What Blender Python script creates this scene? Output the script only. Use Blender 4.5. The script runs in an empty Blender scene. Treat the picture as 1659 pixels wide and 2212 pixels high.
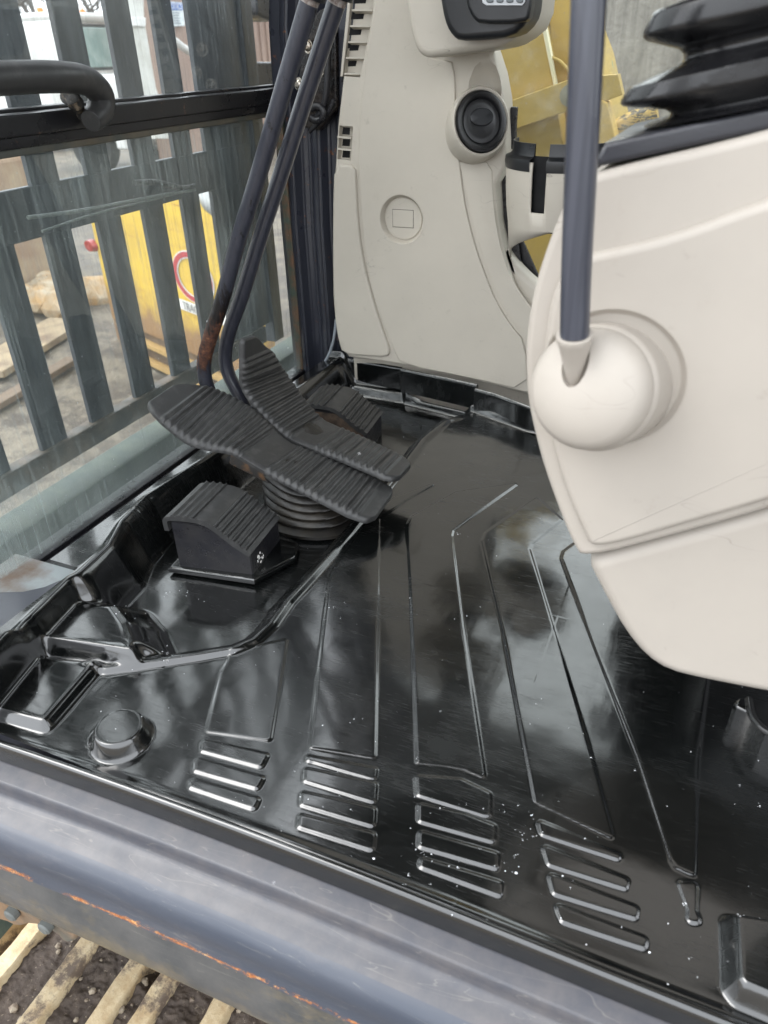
import bpy, bmesh, math, random
import numpy as np
from mathutils import Vector, Matrix, noise
random.seed(7); rng = np.random.default_rng(7)
R = math.radians
S = bpy.context.scene
C = S.collection

# ------------------------------------------------------------------ camera
# X = along the cab towards its rear, Y = into the cab from the door, Z = up, Z 0 = floor mat
FP = 1597.0
PITCH, ROLL, AZ = R(31.95), R(1.66), R(24.34)
fw = Vector((-math.sin(AZ)*math.cos(PITCH), math.cos(AZ)*math.cos(PITCH), -math.sin(PITCH)))
rt0 = Vector((math.cos(AZ), math.sin(AZ), 0)); dn0 = fw.cross(rt0)
RT = rt0*math.cos(ROLL) + dn0*math.sin(ROLL)
DN = dn0*math.cos(ROLL) - rt0*math.sin(ROLL)
CAM = Vector((0, 0, .58))
cd = bpy.data.cameras.new('camera'); cam = bpy.data.objects.new('camera', cd); C.objects.link(cam)
cam.matrix_world = Matrix(((RT.x, -DN.x, -fw.x, CAM.x), (RT.y, -DN.y, -fw.y, CAM.y), (RT.z, -DN.z, -fw.z, CAM.z), (0, 0, 0, 1)))
cd.sensor_fit = 'VERTICAL'; cd.sensor_height = 9.8; cd.lens = 9.8*FP/2212
cd.clip_start = .02; cd.clip_end = 800
cd.dof.use_dof = True; cd.dof.focus_distance = 1.0; cd.dof.aperture_fstop = 2.2
S.camera = cam

# ------------------------------------------------------------------ light: overcast, light snow
w = bpy.data.worlds.new('World'); S.world = w; w.use_nodes = True
nt = w.node_tree; nt.nodes.clear()
sky = nt.nodes.new('ShaderNodeTexSky'); sky.sky_type = 'NISHITA'; sky.sun_disc = False
sky.sun_elevation = R(55); sky.sun_rotation = R(-95); sky.air_density = 1.0; sky.dust_density = 5.0
hs = nt.nodes.new('ShaderNodeHueSaturation'); hs.inputs['Saturation'].default_value = .12
bg = nt.nodes.new('ShaderNodeBackground'); bg.inputs['Strength'].default_value = .15
wo = nt.nodes.new('ShaderNodeOutputWorld')
cloud = nt.nodes.new('ShaderNodeMix'); cloud.data_type = 'RGBA'; cloud.inputs[0].default_value = .72; cloud.inputs[7].default_value = (8.6, 9.0, 9.5, 1)
nt.links.new(sky.outputs[0], hs.inputs['Color']); nt.links.new(hs.outputs[0], cloud.inputs[6]); nt.links.new(cloud.outputs[2], bg.inputs[0]); nt.links.new(bg.outputs[0], wo.inputs[0])
sd = bpy.data.lights.new('sun', 'SUN'); sd.energy = .6; sd.angle = R(35); sd.color = (1, .97, .93)
sun = bpy.data.objects.new('sun', sd); C.objects.link(sun)
sun.rotation_euler = Vector((.52, .30, -.80)).to_track_quat('-Z', 'Y').to_euler()
S.view_settings.view_transform = 'Standard'; S.view_settings.look = 'None'
S.view_settings.exposure = 1.6; S.view_settings.gamma = 1
S.cycles.max_bounces = 10; S.cycles.transparent_max_bounces = 16

# ------------------------------------------------------------------ helpers
def U(px, py, ax, v):
    """point where the sight line through a spot of the photo meets the plane x/y/z = v"""
    d = fw + RT*((px-829.5)/FP) + DN*((py-1106)/FP)
    i = 'xyz'.index(ax)
    return CAM + d*((v-CAM[i])/d[i])
def UX(pts, v): return [U(x, y, 'x', v) for x, y in pts]
def UY(pts, v): return [U(x, y, 'y', v) for x, y in pts]
def UZ(pts, v): return [U(x, y, 'z', v) for x, y in pts]

def props(o, label=None, cat=None, group=None, kind=None):
    if label: o['label'] = label
    if cat: o['category'] = cat
    if group: o['group'] = group
    if kind: o['kind'] = kind
    return o
def thing(name, label, cat, loc=(0, 0, 0), group=None):
    o = bpy.data.objects.new(name, None); o.empty_display_size = .05; C.objects.link(o); o.location = loc
    return props(o, label, cat, group)
def link(name, me, m, parent=None, smooth=None):
    if isinstance(me, bmesh.types.BMesh):
        bm = me; bmesh.ops.recalc_face_normals(bm, faces=bm.faces[:]); me = bpy.data.meshes.new(name); bm.to_mesh(me); bm.free()
    if m: me.materials.append(m)
    if smooth is not None:
        for p in me.polygons: p.use_smooth = True
        try: me.set_sharp_from_angle(angle=R(smooth))
        except Exception: pass
    o = bpy.data.objects.new(name, me); C.objects.link(o)
    if smooth is not None and len(me.polygons) < 4000:
        wn = o.modifiers.new('wn', 'WEIGHTED_NORMAL'); wn.keep_sharp = True; wn.weight = 90
    if parent:
        o.parent = parent
        t = parent; M = Matrix.Identity(4)
        while t: M = Matrix.Translation(t.location) @ M; t = t.parent
        me.transform(M.inverted())
    return o
def dup(root, loc, label=None):
    r = root.copy(); C.objects.link(r); r.location = loc
    if label: r['label'] = label
    for ch in root.children:
        c = ch.copy(); C.objects.link(c); c.parent = r
        for g in ch.children:
            d = g.copy(); C.objects.link(d); d.parent = c
    return r

def box(bm, a, b, bev=0, M=None, seg=2):
    n = bmesh.new(); bmesh.ops.create_cube(n, size=1)
    a = Vector(a); b = Vector(b); c = (a+b)/2; s = b-a
    for v in n.verts: v.co = Vector((v.co.x*s.x, v.co.y*s.y, v.co.z*s.z)) + c
    if bev: bmesh.ops.bevel(n, geom=n.edges[:]+n.verts[:], offset=bev, segments=seg, profile=.5, affect='EDGES')
    if M: n.transform(M)
    add(bm, n)
def add(bm, n):
    me = bpy.data.meshes.new('t'); n.to_mesh(me); n.free(); bm.from_mesh(me); bpy.data.meshes.remove(me)
def BM(): return bmesh.new()

def chaikin(p, k=2, closed=True):
    for _ in range(k):
        q = []
        n = len(p)
        for i in range(n if closed else n-1):
            a, b = p[i], p[(i+1) % n]
            q += [a*.75+b*.25, a*.25+b*.75]
        p = ([p[0]]+q+[p[-1]]) if not closed else q
    return p
def inset(pts, r):
    n = len(pts); A = sum(pts[i].x*pts[(i+1) % n].y-pts[(i+1) % n].x*pts[i].y for i in range(n)); s = 1 if A > 0 else -1
    out = []
    for i in range(n):
        a = (pts[i]-pts[i-1]).normalized(); b = (pts[(i+1) % n]-pts[i]).normalized()
        na = Vector((-a.y, a.x))*s; nb = Vector((-b.y, b.x))*s
        m = na+nb
        if m.length < 1e-6: m = na
        m.normalize(); k = 1/max(.45, m.dot(na))
        out.append(pts[i]+m*(r*k))
    return out
def pillow(bm, P3, dirv, depth, r=.003, seg=3, sm=0):
    """slab whose front face is the planar outline P3, front edge rounded by r, body pushed back along dirv"""
    P3 = [Vector(p) for p in P3]; dirv = Vector(dirv).normalized()
    up = Vector((0, 0, 1)) if abs(dirv.z) < .8 else Vector((0, 1, 0))
    e1 = up.cross(dirv).normalized(); e2 = dirv.cross(e1)
    o = P3[0]; p2 = [Vector(((p-o).dot(e1), (p-o).dot(e2))) for p in P3]; w0 = [(p-o).dot(dirv) for p in P3]
    wm = sum(w0)/len(w0)
    if sm: p2 = chaikin(p2, sm)
    n = len(p2); loops = []
    for k in range(seg+1):
        t = k/seg*math.pi/2
        q = inset(p2, r*(1-math.sin(t))) if r else p2
        h = r*(1-math.cos(t))
        loops.append([bm.verts.new(o+e1*v.x+e2*v.y+dirv*(wm+h)) for v in q])
        if not r: break
    loops.append([bm.verts.new(o+e1*v.x+e2*v.y+dirv*(wm+depth)) for v in p2])
    for a, b in zip(loops, loops[1:]):
        for i in range(n): bm.faces.new((a[i], a[(i+1) % n], b[(i+1) % n], b[i]))
    bm.faces.new(loops[0]); bm.faces.new(loops[-1][::-1])
def tube(bm, path, r, seg=20, caps=True, sm=3, rz=None):
    path = [Vector(p) for p in path]
    if sm: path = chaikin(path, sm, closed=False)
    rr = r if callable(r) else (lambda t: r)
    prev = None; rings = []; n = len(path)
    for i, p in enumerate(path):
        t = (path[min(i+1, n-1)]-path[max(i-1, 0)]).normalized()
        if prev is None: u = t.orthogonal().normalized()
        else: u = (prev-t*prev.dot(t)).normalized()
        prev = u; v = t.cross(u); q = rr(i/(n-1))
        rings.append([bm.verts.new(p+(u*math.cos(a)+v*math.sin(a))*q) for a in [2*math.pi*k/seg for k in range(seg)]])
    for a, b in zip(rings, rings[1:]):
        for i in range(seg): bm.faces.new((a[i], a[(i+1) % seg], b[(i+1) % seg], b[i]))
    if caps: bm.faces.new(rings[0][::-1]); bm.faces.new(rings[-1])
def lathe(bm, prof, M=None, seg=48, sx=1, sy=1):
    """prof: (radius, height) from one pole or rim to the other"""
    M = M or Matrix.Identity(4); rings = []
    for r, h in prof:
        if r < 1e-6: rings.append([bm.verts.new(M @ Vector((0, 0, h)))])
        else: rings.append([bm.verts.new(M @ Vector((r*math.cos(2*math.pi*k/seg)*sx, r*math.sin(2*math.pi*k/seg)*sy, h))) for k in range(seg)])
    for a, b in zip(rings, rings[1:]):
        for i in range(seg):
            j = (i+1) % seg
            if len(a) == 1 and len(b) == 1: continue
            if len(a) == 1: bm.faces.new((a[0], b[i], b[j]))
            elif len(b) == 1: bm.faces.new((a[i], a[j], b[0]))
            else: bm.faces.new((a[i], a[j], b[j], b[i]))
def axis(loc, z, up=(0, 0, 1)):
    z = Vector(z).normalized(); x = Vector(up).cross(z)
    if x.length < 1e-4: x = z.orthogonal()
    x.normalize(); y = z.cross(x)
    M = Matrix((x, y, z)).transposed().to_4x4(); M.translation = Vector(loc); return M
def boolean(o, cutters, op='DIFFERENCE'):
    """cut o by throwaway meshes, then bake the result"""
    tmp = []
    for bm in cutters:
        bmesh.ops.recalc_face_normals(bm, faces=bm.faces[:])
        me = bpy.data.meshes.new('cut'); bm.to_mesh(me); bm.free(); c = bpy.data.objects.new('cut', me); C.objects.link(c); tmp.append(c)
        m = o.modifiers.new('b', 'BOOLEAN'); m.operation = op; m.object = c; m.solver = 'EXACT'
    bpy.context.view_layer.update()
    dg = bpy.context.evaluated_depsgraph_get(); me = bpy.data.meshes.new_from_object(o.evaluated_get(dg))
    o.modifiers.clear(); o.data = me
    wn = o.modifiers.new('wn', 'WEIGHTED_NORMAL'); wn.keep_sharp = True; wn.weight = 90
    for c in tmp: bpy.data.objects.remove(c)
def shade(o, ang=30):
    for p in o.data.polygons: p.use_smooth = True
    try: o.data.set_sharp_from_angle(angle=R(ang))
    except Exception: pass

# ------------------------------------------------------------------ materials
class Mt:
    def __init__(s, name):
        s.m = bpy.data.materials.new(name); s.m.use_nodes = True; s.t = s.m.node_tree; s.t.nodes.clear()
        s.out = s.n('ShaderNodeOutputMaterial'); s.b = s.n('ShaderNodeBsdfPrincipled')
        s.l(s.b.outputs[0], s.out.inputs[0]); s.co = s.n('ShaderNodeTexCoord').outputs['Object']
    def n(s, k): return s.t.nodes.new(k)
    def l(s, a, b): s.t.links.new(a, b)
    def i(s, k, v): s.b.inputs[k].default_value = v
    def mapping(s, scale, rot=(0, 0, 0), co=None):
        m = s.n('ShaderNodeMapping'); m.inputs['Scale'].default_value = scale; m.inputs['Rotation'].default_value = rot
        s.l(co or s.co, m.inputs[0]); return m.outputs[0]
    def noise(s, sc, det=4, rough=.55, co=None, dist=0):
        q = s.n('ShaderNodeTexNoise'); q.inputs['Scale'].default_value = sc; q.inputs['Detail'].default_value = det
        q.inputs['Roughness'].default_value = rough; q.inputs['Distortion'].default_value = dist
        s.l(co or s.co, q.inputs['Vector']); return q.outputs['Fac']
    def ramp(s, f, stops, cols=None):
        """map a factor: stops = [(pos, value)] scalars or colours"""
        r = s.n('ShaderNodeValToRGB'); e = r.color_ramp.elements
        while len(e) < len(stops): e.new(.5)
        for k, (p, v) in enumerate(stops):
            e[k].position = p; e[k].color = (v, v, v, 1) if isinstance(v, (int, float)) else (*v, 1)
        s.l(f, r.inputs[0]); return r.outputs[0]
    def mix(s, f, a, b):
        m = s.n('ShaderNodeMix'); m.data_type = 'RGBA'
        if isinstance(f, (int, float)): m.inputs[0].default_value = f
        else: s.l(f, m.inputs[0])
        for v, k in ((a, 6), (b, 7)):
            if isinstance(v, tuple): m.inputs[k].default_value = (*v, 1)
            else: s.l(v, m.inputs[k])
        return m.outputs[2]
    def math(s, op, a, b=None):
        m = s.n('ShaderNodeMath'); m.operation = op
        for v, k in ((a, 0), (b, 1)):
            if v is None: continue
            if isinstance(v, (int, float)): m.inputs[k].default_value = v
            else: s.l(v, m.inputs[k])
        return m.outputs[0]
    def sep(s):
        q = s.n('ShaderNodeSeparateXYZ'); s.l(s.co, q.inputs[0]); return q.outputs
    def bump(s, h, st=.3, d=.001):
        b = s.n('ShaderNodeBump'); b.inputs['Strength'].default_value = st; b.inputs['Distance'].default_value = d
        s.l(h, b.inputs['Height'])
        prev = s.b.inputs['Normal'].links
        if prev: s.l(prev[0].from_socket, b.inputs['Normal'])
        s.l(b.outputs[0], s.b.inputs['Normal'])
    def col(s, c):
        if isinstance(c, tuple): s.b.inputs['Base Color'].default_value = (*c, 1)
        else: s.l(c, s.b.inputs['Base Color'])
    def rough(s, c):
        if isinstance(c, (int, float)): s.b.inputs['Roughness'].default_value = c
        else: s.l(c, s.b.inputs['Roughness'])

def simple(name, c, rough=.5, c2=None, sc=8, bump=0, bsc=60, met=0, coat=0, lo=.4, hi=.65, rr=.12, bd=.002):
    q = Mt(name); f = q.noise(sc, 6, .6)
    q.col(q.mix(q.ramp(f, [(lo, 0), (hi, 1)]), c, c2 or tuple(x*.85 for x in c)))
    q.rough(q.ramp(q.noise(sc*2.3, 5), [(.35, max(.04, rough-rr)), (.65, min(1, rough+rr))]))
    q.i('Metallic', met)
    if coat: q.i('Coat Weight', coat); q.i('Coat Roughness', .15)
    if bump: q.bump(q.noise(bsc, 5), bump, bd)
    return q.m
M = {}
# glossy black vinyl mat: wiped wet, cloudy smears, fine hair scratches
q = Mt('mat_vinyl')
sm1 = q.noise(4.5, 5, .62, dist=.6); sm2 = q.noise(1, 4, .6, co=q.mapping((9, 26, 9), (0, 0, R(35))))
f = q.math('ADD', q.math('MULTIPLY', sm1, .6), q.math('MULTIPLY', sm2, .4))
fine = q.noise(1, 3, .6, co=q.mapping((40, 700, 40), (0, 0, R(-52))))
q.rough(q.math('ADD', q.ramp(f, [(.36, .09), (.50, .14), (.62, .28)]), q.math('MULTIPLY', q.ramp(fine, [(.5, 0), (.68, 1)]), .14)))
q.col(q.mix(q.ramp(sm1, [(.45, 0), (.7, 1)]), (.0028, .0032, .0032), (.006, .0068, .0068)))
q.i('Specular IOR Level', .85); q.i('Coat Weight', .7); q.i('Coat Roughness', .08); q.i('Coat IOR', 1.55)
q.bump(q.noise(7, 3, .5), .35, .006)
q.bump(q.noise(900, 2, .5), .06, .0004)
cr = q.noise(34, 2, .5, co=q.mapping((1, .35, 1), (0, 0, R(-40))), dist=1.5)
q.bump(q.ramp(q.math('ABSOLUTE', q.math('SUBTRACT', cr, .5)), [(0, 0), (.004, 1)]), .025, .0004)
q.bump(q.noise(26, 3, .5), .10, .0022)
q.bump(q.noise(1, 2, .5, co=q.mapping((70, 11, 30), (0, 0, R(-38)))), .10, .0012)
M['mat'] = q.m
# matt black pedal rubber
q = Mt('pedal_rubber'); f = q.noise(55, 6, .65)
q.col(q.mix(q.ramp(f, [(.5, 0), (.78, 1)]), (.032, .032, .032), (.070, .068, .066)))
q.rough(q.ramp(q.noise(20, 4), [(.3, .34), (.7, .50)])); q.bump(q.noise(500, 3), .25, .0005); q.bump(q.noise(90, 4), .12, .0006)
M['rubber'] = q.m
M['boot'] = simple('boot_rubber', (.007, .0065, .006), .42, (.022, .018, .013), 25, .3, 200)
M['steel_black'] = simple('black_paint_steel', (.012, .012, .015), .34, (.022, .021, .022), 30, .2, 300)
# beige cab plastic
def beige(name, c, rough=.42):
    q = Mt(name); f = q.noise(6, 5, .6)
    cc_ = q.mix(q.ramp(q.noise(45, 4, .7), [(.64, 0), (.8, .35)]), q.mix(q.ramp(f, [(.35, 0), (.7, 1)]), c, tuple(x*.90 for x in c)), (.22, .19, .15))
    sc_ = q.ramp(q.math('ABSOLUTE', q.math('SUBTRACT', q.noise(1, 2, .5, co=q.mapping((9, 9, 34), (0, R(24), 0)), dist=.6), .5)), [(0, 1), (.0022, 0)])
    sm_ = q.math('MULTIPLY', sc_, q.ramp(q.noise(7, 3), [(.56, 0), (.64, .55)]))
    gr_ = q.ramp(q.noise(13, 8, .8), [(.60, 0), (.74, .22)])
    q.col(q.mix(sm_, q.mix(gr_, cc_, (.26, .22, .17)), (.17, .15, .13)))
    q.rough(q.ramp(f, [(.3, rough-.05), (.7, rough+.1)])); q.bump(q.noise(1400, 2), .12, .0004); q.bump(q.noise(5, 2), .2, .004)
    return q.m
M['beige'] = beige('beige_plastic', (.53, .487, .415)); M['beige2'] = beige('pale_plastic', (.385, .350, .308), .5)
M['black_plastic'] = simple('black_plastic', (.012, .013, .015), .33, bump=.15, bsc=900, rr=.06, bd=.0004)
M['knob'] = simple('knob_plastic', (.010, .010, .011), .4, bump=.15, bsc=900)
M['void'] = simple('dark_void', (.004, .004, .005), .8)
# purple grey cab paint with chips
def paint(name, c, rust=0., rs=60, coat=.3, rough=.34):
    q = Mt(name); f = q.noise(10, 6, .6)
    base = q.mix(q.ramp(f, [(.35, 0), (.7, 1)]), c, tuple(x*1.25 for x in c))
    if rust:
        g = q.ramp(q.noise(rs, 8, .75), [(1-rust-.33, 0), (1-rust-.31, 1)])
        base = q.mix(g, base, q.ramp(q.noise(120, 4), [(.35, (.05, .02, .012)), (.65, (.25, .085, .03))]))
    q.col(base); q.rough(q.ramp(q.noise(25, 5), [(.3, rough-.08), (.7, rough+.1)]))
    q.i('Coat Weight', coat); q.i('Coat Roughness', .2); q.bump(q.noise(12, 3), .15, .003); q.bump(q.noise(600, 2), .08, .0004)
    return q.m
M['paint'] = paint('grey_cab_paint', (.036, .038, .050))
M['paint_worn'] = paint('worn_cab_paint', (.050, .052, .072), .03, 70)
# lever: dark chips, rust patch low down
q = Mt('lever_paint'); x, y, z = q.sep()
base = q.mix(q.ramp(q.noise(1, 4, .6, co=q.mapping((200, 200, 6))), [(.35, 0), (.7, 1)]), (.026, .028, .038), (.040, .041, .054))
chip = q.ramp(q.noise(1, 6, .7, co=q.mapping((120, 120, 45))), [(.66, 0), (.675, 1)])
q.col(q.mix(chip, base, (.008, .008, .009))); q.rough(.3); q.i('Coat Weight', .4); q.i('Coat Roughness', .15)
q.bump(q.noise(300, 3), .08, .0005); M['lever'] = q.m
q = Mt('lever_paint_rusty'); x, y, z = q.sep()
base = q.mix(q.ramp(q.noise(1, 4, .6, co=q.mapping((200, 200, 6))), [(.35, 0), (.7, 1)]), (.026, .028, .038), (.040, .041, .054))
chip = q.ramp(q.noise(1, 6, .7, co=q.mapping((110, 110, 45))), [(.61, 0), (.63, 1)])
zz = q.math('ADD', z, q.math('MULTIPLY', q.math('SUBTRACT', q.noise(1, 6, .75, co=q.mapping((120, 120, 26))), .5), .20))
yy = q.math('ADD', q.math('SUBTRACT', q.math('MULTIPLY', y, 1.), .884), q.math('MULTIPLY', q.math('SUBTRACT', q.noise(150, 4), .5), .012))
side = q.ramp(q.math('MULTIPLY', q.math('ADD', yy, .0055), 60.), [(0, 1), (.08, 0)])
blk = q.math('MULTIPLY', q.math('MULTIPLY', q.ramp(zz, [(.285, 1), (.295, 0)]), q.ramp(zz, [(.165, 0), (.175, 1)])), side)
rst = q.math('MULTIPLY', q.math('MULTIPLY', q.ramp(zz, [(.225, 1), (.245, 0)]), q.ramp(zz, [(.172, 0), (.18, 1)])), side)
c = q.mix(chip, base, (.008, .008, .009)); c = q.mix(blk, c, (.010, .008, .008))
c = q.mix(rst, c, q.ramp(q.noise(140, 6, .7), [(.35, (.020, .010, .008)), (.58, (.10, .038, .020)), (.75, (.32, .15, .07))]))
q.col(c); q.rough(q.mix(rst, (.32, .32, .32), (.85, .85, .85))); q.bump(q.noise(200, 4), .3, .0012); M['lever_rusty'] = q.m
# door sill paint with rust line along the crown and dirty face below
q = Mt('sill_paint'); x, y, z = q.sep()
base = q.mix(q.ramp(q.noise(9, 6, .62, co=q.mapping((.5, 2, 2))), [(.35, 0), (.7, 1)]), (.036, .044, .062), (.056, .062, .078))
wear = q.ramp(q.noise(16, 8, .75, co=q.mapping((.45, 1, 1))), [(.52, 0), (.66, 1)])
low = q.ramp(q.math('ADD', z, q.math('MULTIPLY', q.math('SUBTRACT', q.noise(11, 6, .7), .5), .11)), [(0, 1), (1, 0)])
zl = q.math('MULTIPLY', q.math('ADD', z, .22), 4.)   # 0 at z -.22, .56 at -.08
lowm = q.ramp(q.math('ADD', zl, q.math('MULTIPLY', q.math('SUBTRACT', q.noise(14, 7, .72, co=q.mapping((.5, 1, 1))), .5), 1.1)), [(.18, 1), (.5, 0)])
face = q.ramp(z, [(0, 1), (.001, 0)])
q2 = q.math('GREATER_THAN', q.math('MULTIPLY', z, -1.), .074)
dirt = q.mix(q.ramp(q.noise(38, 6, .7), [(.35, 0), (.7, 1)]), (.12, .10, .06), (.28, .20, .09))
c = q.mix(q.math('MULTIPLY', wear, .45), base, (.10, .095, .10))
flat = q.math('GREATER_THAN', z, -.024)
c = q.mix(q.math('MULTIPLY', flat, .75), c, q.mix(q.ramp(q.noise(30, 6, .7), [(.4, 0), (.65, 1)]), (.050, .050, .058), (.085, .078, .078)))
c = q.mix(q2, c, q.mix(q.ramp(q.noise(12, 6, .7), [(.35, 0), (.65, 1)]), (.038, .041, .044), (.080, .078, .076)))
c = q.mix(q.math('MULTIPLY', q.math('MULTIPLY', lowm, q2), .8), c, dirt)
d = q.math('ABSOLUTE', q.math('ADD', z, .0715))
wob = q.math('MULTIPLY', q.math('SUBTRACT', q.noise(1, 8, .85, co=q.mapping((45, 330, 330))), .5), .030)
line = q.math('LESS_THAN', q.math('ADD', d, wob), .0010)
patch = q.ramp(q.noise(11, 8, .8), [(.45, 0), (.49, 1)])
line = q.math('MULTIPLY', line, patch)
rc = q.ramp(q.noise(160, 5, .7), [(.3, (.10, .028, .012)), (.5, (.34, .12, .035)), (.7, (.62, .38, .16))])
c = q.mix(line, c, rc)
spot = q.math('MULTIPLY', q.ramp(q.noise(40, 8, .8, co=q.mapping((.6, 1, 1))), [(.715, 0), (.725, 1)]), q.math('LESS_THAN', q.math('ABSOLUTE', q.math('ADD', z, .074)), .016))
c = q.mix(spot, c, rc)
scr = q.ramp(q.math('ABSOLUTE', q.math('SUBTRACT', q.noise(1, 3, .5, co=q.mapping((4, 30, 60), (0, R(20), 0)), dist=1), .5)), [(0, 1), (.004, 0)])
c = q.mix(q.math('MULTIPLY', scr, .22), c, (.30, .28, .24))
q.col(c); q.rough(q.ramp(q.noise(18, 6, .7), [(.3, .34), (.7, .52)])); q.i('Coat Weight', .12); q.i('Coat Roughness', .25)
q.bump(q.noise(14, 4), .25, .003); q.bump(line, -.5, .0006); M['sill'] = q.m
# glass
def glass(name, tint, dirt, dcol=(.42, .50, .48), sc=1., streak=True, lo=.42, hi=.75):
    q = Mt(name); q.t.nodes.remove(q.b)
    tr = q.n('ShaderNodeBsdfTransparent'); tr.inputs[0].default_value = (*tint, 1)
    gl = q.n('ShaderNodeBsdfGlossy'); gl.inputs['Roughness'].default_value = .03
    df = q.n('ShaderNodeBsdfDiffuse'); df.inputs[0].default_value = (*dcol, 1)
    tl = q.n('ShaderNodeBsdfTranslucent'); tl.inputs[0].default_value = (*dcol, 1)
    ad = q.n('ShaderNodeMixShader'); ad.inputs[0].default_value = .5; q.l(df.outputs[0], ad.inputs[1]); q.l(tl.outputs[0], ad.inputs[2])
    a = q.noise(1, 8, .72, co=q.mapping((150*sc, 150*sc, 5*sc) if streak else (20, 20, 20)))
    b = q.noise(3.2, 5, .6, dist=.4)
    f = q.ramp(q.math('ADD', q.math('MULTIPLY', a, .62), q.math('MULTIPLY', b, .38)), [(.42, dirt*.3), (.53, dirt), (.66, min(1, dirt*4.5))])
    sp = q.ramp(q.noise(230, 2, .5), [(.73, 0), (.76, .6)])
    f = q.math('MAXIMUM', f, sp)
    if streak:   # grime settled along the bottom of the pane
        z_ = q.sep()[2]
        f = q.math('MINIMUM', q.math('ADD', f, q.math('MULTIPLY', q.ramp(q.math('ADD', z_, q.math('MULTIPLY', q.math('SUBTRACT', a, .5), .16)), [(0, .16), (.16, 0)]), .9)), .9)
    m1 = q.n('ShaderNodeMixShader'); q.l(f, m1.inputs[0]); q.l(tr.outputs[0], m1.inputs[1]); q.l(ad.outputs[0], m1.inputs[2])
    fr = q.n('ShaderNodeFresnel'); fr.inputs[0].default_value = 1.45
    m2 = q.n('ShaderNodeMixShader'); q.l(q.math('MULTIPLY', fr.outputs[0], .15), m2.inputs[0]); q.l(m1.outputs[0], m2.inputs[1]); q.l(gl.outputs[0], m2.inputs[2])
    q.l(m2.outputs[0], q.out.inputs[0]); return q.m
M['glass'] = glass('windshield_glass', (.975, .99, .985), .085, (.50, .56, .58))
M['glass_low'] = glass('lower_windshield_glass', (.965, .985, .978), .10, (.45, .51, .50))
M['glass_side'] = glass('side_glass', (.93, .95, .93), .05, (.6, .58, .5), 1, False)
M['clear'] = glass('vehicle_glass', (.5, .62, .6), .25, (.45, .52, .5), 1, False)

# ================================================================== ground
def grid(nx, ny, x0, x1, y0, y1, zf):
    X, Y = np.meshgrid(np.linspace(x0, x1, nx), np.linspace(y0, y1, ny)); Z = zf(X, Y)
    co = np.stack([X, Y, Z], -1).reshape(-1, 3); a = np.arange(nx*ny).reshape(ny, nx)
    fc = np.stack([a[:-1, :-1], a[:-1, 1:], a[1:, 1:], a[1:, :-1]], -1).reshape(-1, 4)
    return co, fc
def npmesh(name, co, fc, smooth=True):
    me = bpy.data.meshes.new(name); me.vertices.add(len(co)); me.vertices.foreach_set('co', co.astype(np.float32).ravel())
    me.loops.add(fc.size); me.loops.foreach_set('vertex_index', fc.astype(np.int32).ravel())
    me.polygons.add(len(fc)); me.polygons.foreach_set('loop_start', np.arange(0, fc.size, fc.shape[1], dtype=np.int32))
    me.polygons.foreach_set('loop_total', np.full(len(fc), fc.shape[1], dtype=np.int32))
    me.update(calc_edges=True); me.validate()
    if smooth: me.polygons.foreach_set('use_smooth', np.ones(len(fc), bool))
    return me
def vnoise(X, Y, sc, seed=0, octs=4):
    r = np.random.default_rng(seed); T = r.random((257, 257)); out = 0; amp = 1; tot = 0
    for o in range(octs):
        x = (X*sc*2**o + 31.7*o + 3000.) % 255; y = (Y*sc*2**o + 17.3*o + 3000.) % 255
        xi = x.astype(int); yi = y.astype(int); fx = x-xi; fy = y-yi; fx = fx*fx*(3-2*fx); fy = fy*fy*(3-2*fy)
        v = (T[yi, xi]*(1-fx)+T[yi, xi+1]*fx)*(1-fy)+(T[yi+1, xi]*(1-fx)+T[yi+1, xi+1]*fx)*fy
        out = out+v*amp; tot += amp; amp *= .5
    return out/tot-.5
GZ = -1.25
q = Mt('wet_gravel_mud'); f = q.noise(3.6, 10, .8); g = q.noise(17, 7, .75)
c = q.mix(q.ramp(f, [(.44, 0), (.56, 1)]), (.20, .17, .13), (.075, .060, .048))
c = q.mix(q.ramp(g, [(.60, 0), (.68, 1)]), c, (.33, .30, .25)); c = q.mix(q.ramp(q.noise(60, 4, .7), [(.64, 0), (.7, 1)]), c, (.42, .39, .34))
q.col(c); q.rough(q.ramp(f, [(.4, .75), (.6, .4)])); q.bump(g, .8, .03); q.bump(q.noise(90, 5), .8, .01); M['mud'] = q.m
co, fc = grid(260, 260, -14, 6, -2, 18, lambda X, Y: GZ+.07*vnoise(X, Y, .6, 1)+.03*vnoise(X, Y, 4, 2))
g0 = link('ground', npmesh('ground', co, fc), M['mud']); props(g0, 'muddy gravel yard around the machine', kind='structure')
bm = BM(); box(bm, (-400, -400, GZ-.6), (400, 400, GZ-.06))
props(link('yard', bm, M['mud']), 'distant flat muddy yard', kind='structure')

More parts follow.
